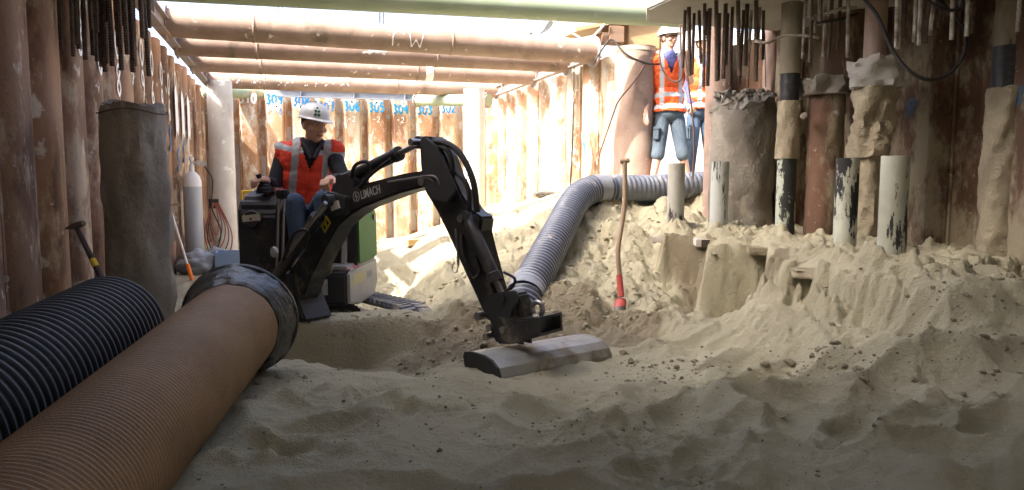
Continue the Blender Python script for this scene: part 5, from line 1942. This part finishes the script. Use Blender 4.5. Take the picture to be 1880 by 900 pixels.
# driver
hip = A(562, 402, 5.28)
Jd = dict(origin=Vector((hip.x, hip.y, .875)), pelvis=A(560, 392, 5.30), chest=A(563, 312, 5.24), neck=A(572, 262, 5.20), head=A(577, 231, 5.17),
          shR=A(522, 284, 5.22), shL=A(610, 281, 5.24), elR=A(503, 342, 5.13), haR=A(494, 334, 5.0), elL=A(630, 330, 5.12), haL=A(611, 329, 4.93),
          hipR=A(542, 402, 5.24), hipL=A(582, 400, 5.24), knR=A(541, 372, 4.86), knL=A(594, 366, 4.86), anR=A(548, 478, 4.84), anL=A(596, 478, 4.84))
dr_, wfd = person('person', 'seated driver in red safety vest and white helmet operating the excavator', Jd, (.02, -1), (.48, -.87, -.12), ['skin', 'jacket', 'jeans', 'boot'], 'vest_red', None, -.02,
                  hands={'R': A(472, 328, 4.93) - A(494, 334, 5.0), 'L': Vector((-.55, -.65, -.1))}, hand_n={'R': Vector((-.3, 0, -1)), 'L': Vector((0, -.3, -1))}, head_up=(.08, 0, 1))
# jacket collar
mb = MB()
for s in (-1, 1):
    pts = [Jd['neck'] + Vector((s * .055, .03, .02)), Jd['neck'] + Vector((s * .072, -.03, .0)), Jd['neck'] + Vector((s * .045, -.085, -.045)), Jd['neck'] + Vector((s * .012, -.12, -.115))]
    sp_ = smooth_path(pts, 5)
    mb.tube(sp_, [.022 - .0005 * i for i in range(len(sp_))], 10)
o = mb.build('jacket_collar', 'jacket', None, smooth=True)
o.data.transform(Matrix.Translation(-Jd['origin'])); o.parent = dr_

# standing worker
D1 = 8.45
Jw = dict(origin=Vector((A(1225, 325, D1).x, A(1225, 325, D1).y, 1.2)), pelvis=A(1229, 208, D1), chest=A(1227, 136, D1), neck=A(1229, 98, D1), head=A(1228, 71, D1 - .02),
          shR=A(1199, 113, D1), shL=A(1257, 111, D1), elR=A(1190, 163, D1 + .02), haR=A(1186, 205, D1 - .08), elL=A(1268, 150, D1 - .05), haL=A(1258, 116, D1 - .25),
          hipR=A(1215, 220, D1), hipL=A(1243, 220, D1), knR=A(1209, 278, D1 - .03), knL=A(1252, 278, D1 - .03), anR=A(1199, 326, D1), anL=A(1262, 326, D1 + .05))
wk, _ = person('person', 'standing worker in orange safety vest, denim shorts and white helmet', Jw, (-.30, -.95), (.35, -.93, .05), ['skin', 'shirt_blue', 'jeans_worn', 'boot'], 'vest_orange', None, .005,
               emblem=False, glasses=True, stripes='h', short_sleeve=True, shorts=True, hands={'L': Vector((-.2, -.3, .9))}, hand_n={'R': Vector((.6, .2, 0)), 'L': Vector((0, -1, 0))})
for sd_, kn, hp in (('R', Jw['knR'], Jw['hipR']), ('L', Jw['knL'], Jw['hipL'])):
    c_ = hp.lerp(kn, .45) + Vector((-.075 if sd_ == 'R' else .075, -.045, 0))
    mb = MB().box(c_, (.07, .10, .15), Matrix.Rotation(R(-25 if sd_ == 'R' else 25), 3, 'Z')).box(c_ + Vector((0, -.004, .06)), (.078, .108, .05), Matrix.Rotation(R(-25 if sd_ == 'R' else 25), 3, 'Z'))
    o = mb.build('cargo_pocket', 'jeans_worn', None, bevel=.015, smooth=True)
    o.data.transform(Matrix.Translation(-Jw['origin'])); o.parent = wk
# second worker, half hidden
D2 = 9.3
Jx = dict(origin=Vector((A(1284, 322, D2).x, A(1284, 322, D2).y, 1.2)), pelvis=A(1285, 206, D2), chest=A(1287, 146, D2), neck=A(1290, 106, D2), head=A(1292, 82, D2),
          shR=A(1264, 118, D2), shL=A(1314, 118, D2), elR=A(1262, 160, D2), haR=A(1270, 190, D2 - .1), elL=A(1320, 160, D2), haL=A(1322, 198, D2),
          hipR=A(1274, 218, D2), hipL=A(1298, 218, D2), knR=A(1272, 268, D2 - .05), knL=A(1300, 268, D2), anR=A(1268, 316, D2), anL=A(1302, 316, D2))
person('person', 'second worker in blue jeans mostly hidden behind the rebar and steel tube', Jx, (.2, -.97), (.3, -.95, 0), ['skin', 'shirt_blue', 'jeans', 'boot'], 'vest_orange', None, .02, emblem=False, stripes='h')


# ------------------------------------------------------------------ TOOLS AND THINGS
# shovel stuck in the mound
tp, bt = A(1147, 296, 5.05), A(1138, 520, 5.0)
sh_ = empty('shovel', A(1138, 566, 4.95), 'long-handled shovel with red socket stuck upright in the sand mound', 'shovel')
iv = lambda o: (o.data.transform(Matrix.Translation(-sh_.location)), setattr(o, 'parent', sh_), o)[2]
iv(MB().tube(smooth_path([tp, A(1146, 380, 5.04), A(1135, 455, 5.0), A(1137, 500, 5.0), bt], 6), .0165, 12).build('handle', 'wood_handle', None, smooth=True))
iv(MB().tube([tp + RT * -.032, tp, tp + RT * .032 + Vector((0, 0, .006))], [.015, .02, .015], 12).build('grip', 'wood_handle', None, smooth=True))
iv(MB().tube([A(1137, 505, 5.0), A(1139, 530, 4.98), A(1141, 545, 4.96)], [.021, .022, .018], 12).build('socket', 'shovel_red', None, smooth=True))
bl_ = MB()
up3 = (bt - A(1128, 575, 4.86)).normalized()
sdv = RT
nrv = up3.cross(sdv)
cen = A(1139, 560, 4.93)
vs, fs = [], []
for i in range(9):
    t = i / 8
    hw = .038 * (1 - max(0, (t - .55) / .45) ** 2.2)
    for k in range(9):
        s_ = k / 4 - 1
        vs.append(cen + up3 * (.055 - .26 * t) + sdv * s_ * hw * (1 if t > .05 else .8) + nrv * (.018 * (s_ * s_) * (1 - t * .4)))
for i in range(8):
    for k in range(8):
        fs.append((i * 9 + k, i * 9 + k + 1, (i + 1) * 9 + k + 1, (i + 1) * 9 + k))
o = bl_.add(vs, fs).build('blade', ['shovel_red', 'shovel_steel'], None, smooth=True)
o.data.polygons.foreach_set('material_index', [0 if i < 16 else 1 for i in range(64)])
iv(o)
m_ = o.modifiers.new('thick', 'SOLIDIFY'); m_.thickness = .003

# pick-axe style hammer leaning on the left wall
ht, hb_ = A(140, 416, 4.2), A(186, 510, 4.05)
hm_ = empty('hammer', A(190, 530, 4.0), 'long-handled hammer with yellow band leaning at the left wall', 'hammer')
iv = lambda o: (o.data.transform(Matrix.Translation(-hm_.location)), setattr(o, 'parent', hm_), o)[2]
iv(MB().tube([ht, hb_, hb_ + (hb_ - ht) * 1.2], [.013, .017, .018], 10).build('handle', 'wood_dark', None, smooth=True))
q0_, q1_ = ht.lerp(hb_, .66), ht.lerp(hb_, .80)
iv(MB().tube([q0_, q1_], .0185, 12).build('yellow_band', 'yellow_plastic', None, smooth=True))
hd0, hd1 = A(120, 420, 4.22), A(154, 410, 4.18)
iv(MB().tube([hd0, hd0.lerp(hd1, .25), hd0.lerp(hd1, .5), hd0.lerp(hd1, .8), hd1], [.006, .012, .019, .018, .016], 8).build('head', 'shovel_steel', None))

# gas cylinder
gb = A(359, 488, 9.4)
gc = empty('gas_cylinder', (gb.x, gb.y, gz(gb.x, gb.y) - .02), 'tall blue grey gas cylinder with white shoulder by the left wall', 'gas cylinder')
zt = A(359, 338, 9.4).z - gc.location.z
MB().lathe([(.10, 0), (.112, .02), (.112, zt), (.108, zt + .03)], (0, 0, 0), seg=28).build('body', 'gas_grey', gc, smooth=True)
MB().lathe([(.1125, zt - .03), (.1115, zt + .03), (.09, zt + .10), (.055, zt + .145), (.032, zt + .16), (.03, zt + .24), (.026, zt + .245)], (0, 0, 0), seg=28).build('shoulder', 'gas_white', gc, smooth=True)
MB().lathe([(.016, zt + .24), (.016, zt + .30), (.03, zt + .30), (.03, zt + .335), (.012, zt + .34)], (0, 0, 0), seg=16).box((.04, -.01, zt + .27), (.09, .025, .025)).build('valve', 'gas_white', gc)
for x, zz in ((.09, .265), (.15, .255)):
    MB().lathe([(.035, -.015), (.037, .0), (.035, .015)], (x, -.03, zt + zz), (0.1, -1, 0), 18).build('gauge', 'chrome', gc, smooth=True)
hs = [Vector((.15, -.02, zt + .23)), Vector((.24, 0, zt + .05)), Vector((.22, 0, zt - .3)), Vector((.32, -.02, zt - .6)), Vector((.25, -.05, zt - .85)), Vector((.16, -.03, zt - .7)), Vector((.2, 0, zt - .4))]
MB().tube(smooth_path(hs, 8), .008, 8).build('hose', 'cable_black', gc, smooth=True)
# red hose coil on a bracket
hc = A(392, 372, 9.6)
hcoil = empty('hose_coil', hc, 'red hose hanging in loops between gas cylinder and pale column', 'hose')
MB().box((0, .02, .03), (.12, .10, .03)).box((0, .06, -.02), (.12, .03, .12)).build('bracket', 'machine_dark', hcoil)
for k in range(5):
    rg_ = random.Random(k)
    w_ = .05 + .035 * k
    L_ = .42 + .09 * k
    pts = [Vector((-.02 + .008 * k, -.03, .0)), Vector((-w_ * .6, -.04, -L_ * .5)), Vector((-w_ * .2 + .03, -.05, -L_)), Vector((w_ * .9, -.05, -L_ * .85)), Vector((w_ * 1.1, -.04, -L_ * .5)), Vector((.02 + .01 * k, -.03, .0))]
    MB().tube(smooth_path(pts, 7), .008, 7).build('hose_loop', 'hose_red' if k % 2 == 0 else 'cable_brown', hcoil, smooth=True)
# white stick with orange tip
a, b = A(309, 372, 8.3), A(356, 524, 8.1)
st = empty('marker_stick', b, 'white stick with orange end leaning by the left wall', 'stick')
MB().tube([a - b, (a - b) * .23], .013, 10).build('shaft', 'white_plastic', st, smooth=True)
MB().tube([(a - b) * .25, Vector((0, 0, 0))], .022, 12).build('orange_end', 'orange_plastic', st, smooth=True)
MB().box((a - b) * .94 + Vector((.05, 0, .03)), (.1, .03, .03)).build('clamp', 'chrome', st, bevel=.006)


def lump(name, c, rad, m, seed, label, cat):
    bm = bmesh.new()
    bmesh.ops.create_icosphere(bm, subdivisions=4, radius=1)
    for v in bm.verts:
        n_ = float(fbm(np.array([v.co.x * 1.5 + seed]), np.array([v.co.y * 1.5 + v.co.z * 1.7]), 1.4, 4, seed)[0])
        v.co = v.co * (1 + .45 * n_)
        v.co.x *= rad[0]; v.co.y *= rad[1]; v.co.z *= rad[2]
    me_ = bpy.data.meshes.new(name)
    bm.to_mesh(me_); bm.free()
    me_.materials.append(MATS[m])
    me_.polygons.foreach_set('use_smooth', [True] * len(me_.polygons))
    o = link(name, me_)
    o.location = c
    return tag(o, label, cat)


c_ = A(366, 505, 8.9); lump('plastic_bag', (c_.x, c_.y, gz(c_.x, c_.y) + .11), (.24, .2, .17), 'bag_grey', 3, 'grey plastic bag at the foot of the gas cylinder', 'bag')
c_ = A(398, 490, 9.2); lump('plastic_bag', (c_.x, c_.y, gz(c_.x, c_.y) + .13), (.16, .16, .17), 'bag_grey', 8, 'grey plastic bag right of the gas cylinder', 'bag')
c_ = A(428, 475, 9.0)
o = empty('crate', (c_.x, c_.y, gz(c_.x, c_.y)), 'blue plastic crate beside the digger console', 'crate')
for (cx, cy, sx, sy) in ((0, -.14, .4, .015), (0, .14, .4, .015), (-.19, 0, .015, .28), (.19, 0, .015, .28)):
    MB().box((cx, cy, .13), (sx, sy, .24)).build('side', 'blue_plastic', o, bevel=.004)
MB().box((0, 0, .012), (.38, .28, .02)).build('base', 'blue_plastic', o)
# yellow handle and orange lump behind the console
c_ = A(455, 352, 6.3)
o = MB().tube(smooth_path([c_ + Vector((-.05, 0, -.25)), c_ + Vector((-.05, 0, -.02)), c_ + Vector((-.04, 0, 0)), c_ + Vector((.04, 0, 0)), c_ + Vector((.05, 0, -.02)), c_ + Vector((.05, 0, -.25))], 5), .011, 8).build('handle_frame', 'yellow_plastic', None, smooth=True)
tag(o, 'yellow tube handle behind the digger console', 'handle')
# small wooden block on the floor, plank by the left wall, low ledge
c_ = A(757, 470, 8.6)
o = MB().box((c_.x, c_.y, gz(c_.x, c_.y) + .03), (.16, .1, .07), Matrix.Rotation(R(20), 3, 'Z')).build('wood_block', 'timber', None, bevel=.004)
tag(o, 'small wooden block lying on the bright sand behind the digger', 'block')
c_ = A(45, 540, 4.0)
lg = empty('wall_ledge', (c_.x - .1, c_.y, 0), 'low concrete ledge with dark gap at the foot of the left wall', 'ledge')
MB().box((-.05, 0, .42), (.34, .9, .30)).build('block', 'concrete_dark', lg, bevel=.01)
MB().box((-.05, 0, .73), (.34, .9, .03)).build('cap_plate', 'rust_dark', lg, bevel=.004)
c_ = A(1008, 372, 9.6)
lump('rubble_heap', (c_.x, c_.y, gz(c_.x, c_.y) + .01), (.22, .15, .05), 'concrete_dark', 4, 'dark scraps lying at the foot of the sunlit wall', 'rubble')

# parts of empties whose vertices were given relative to the empty keep identity inverses; nothing else to do
bpy.context.view_layer.update()
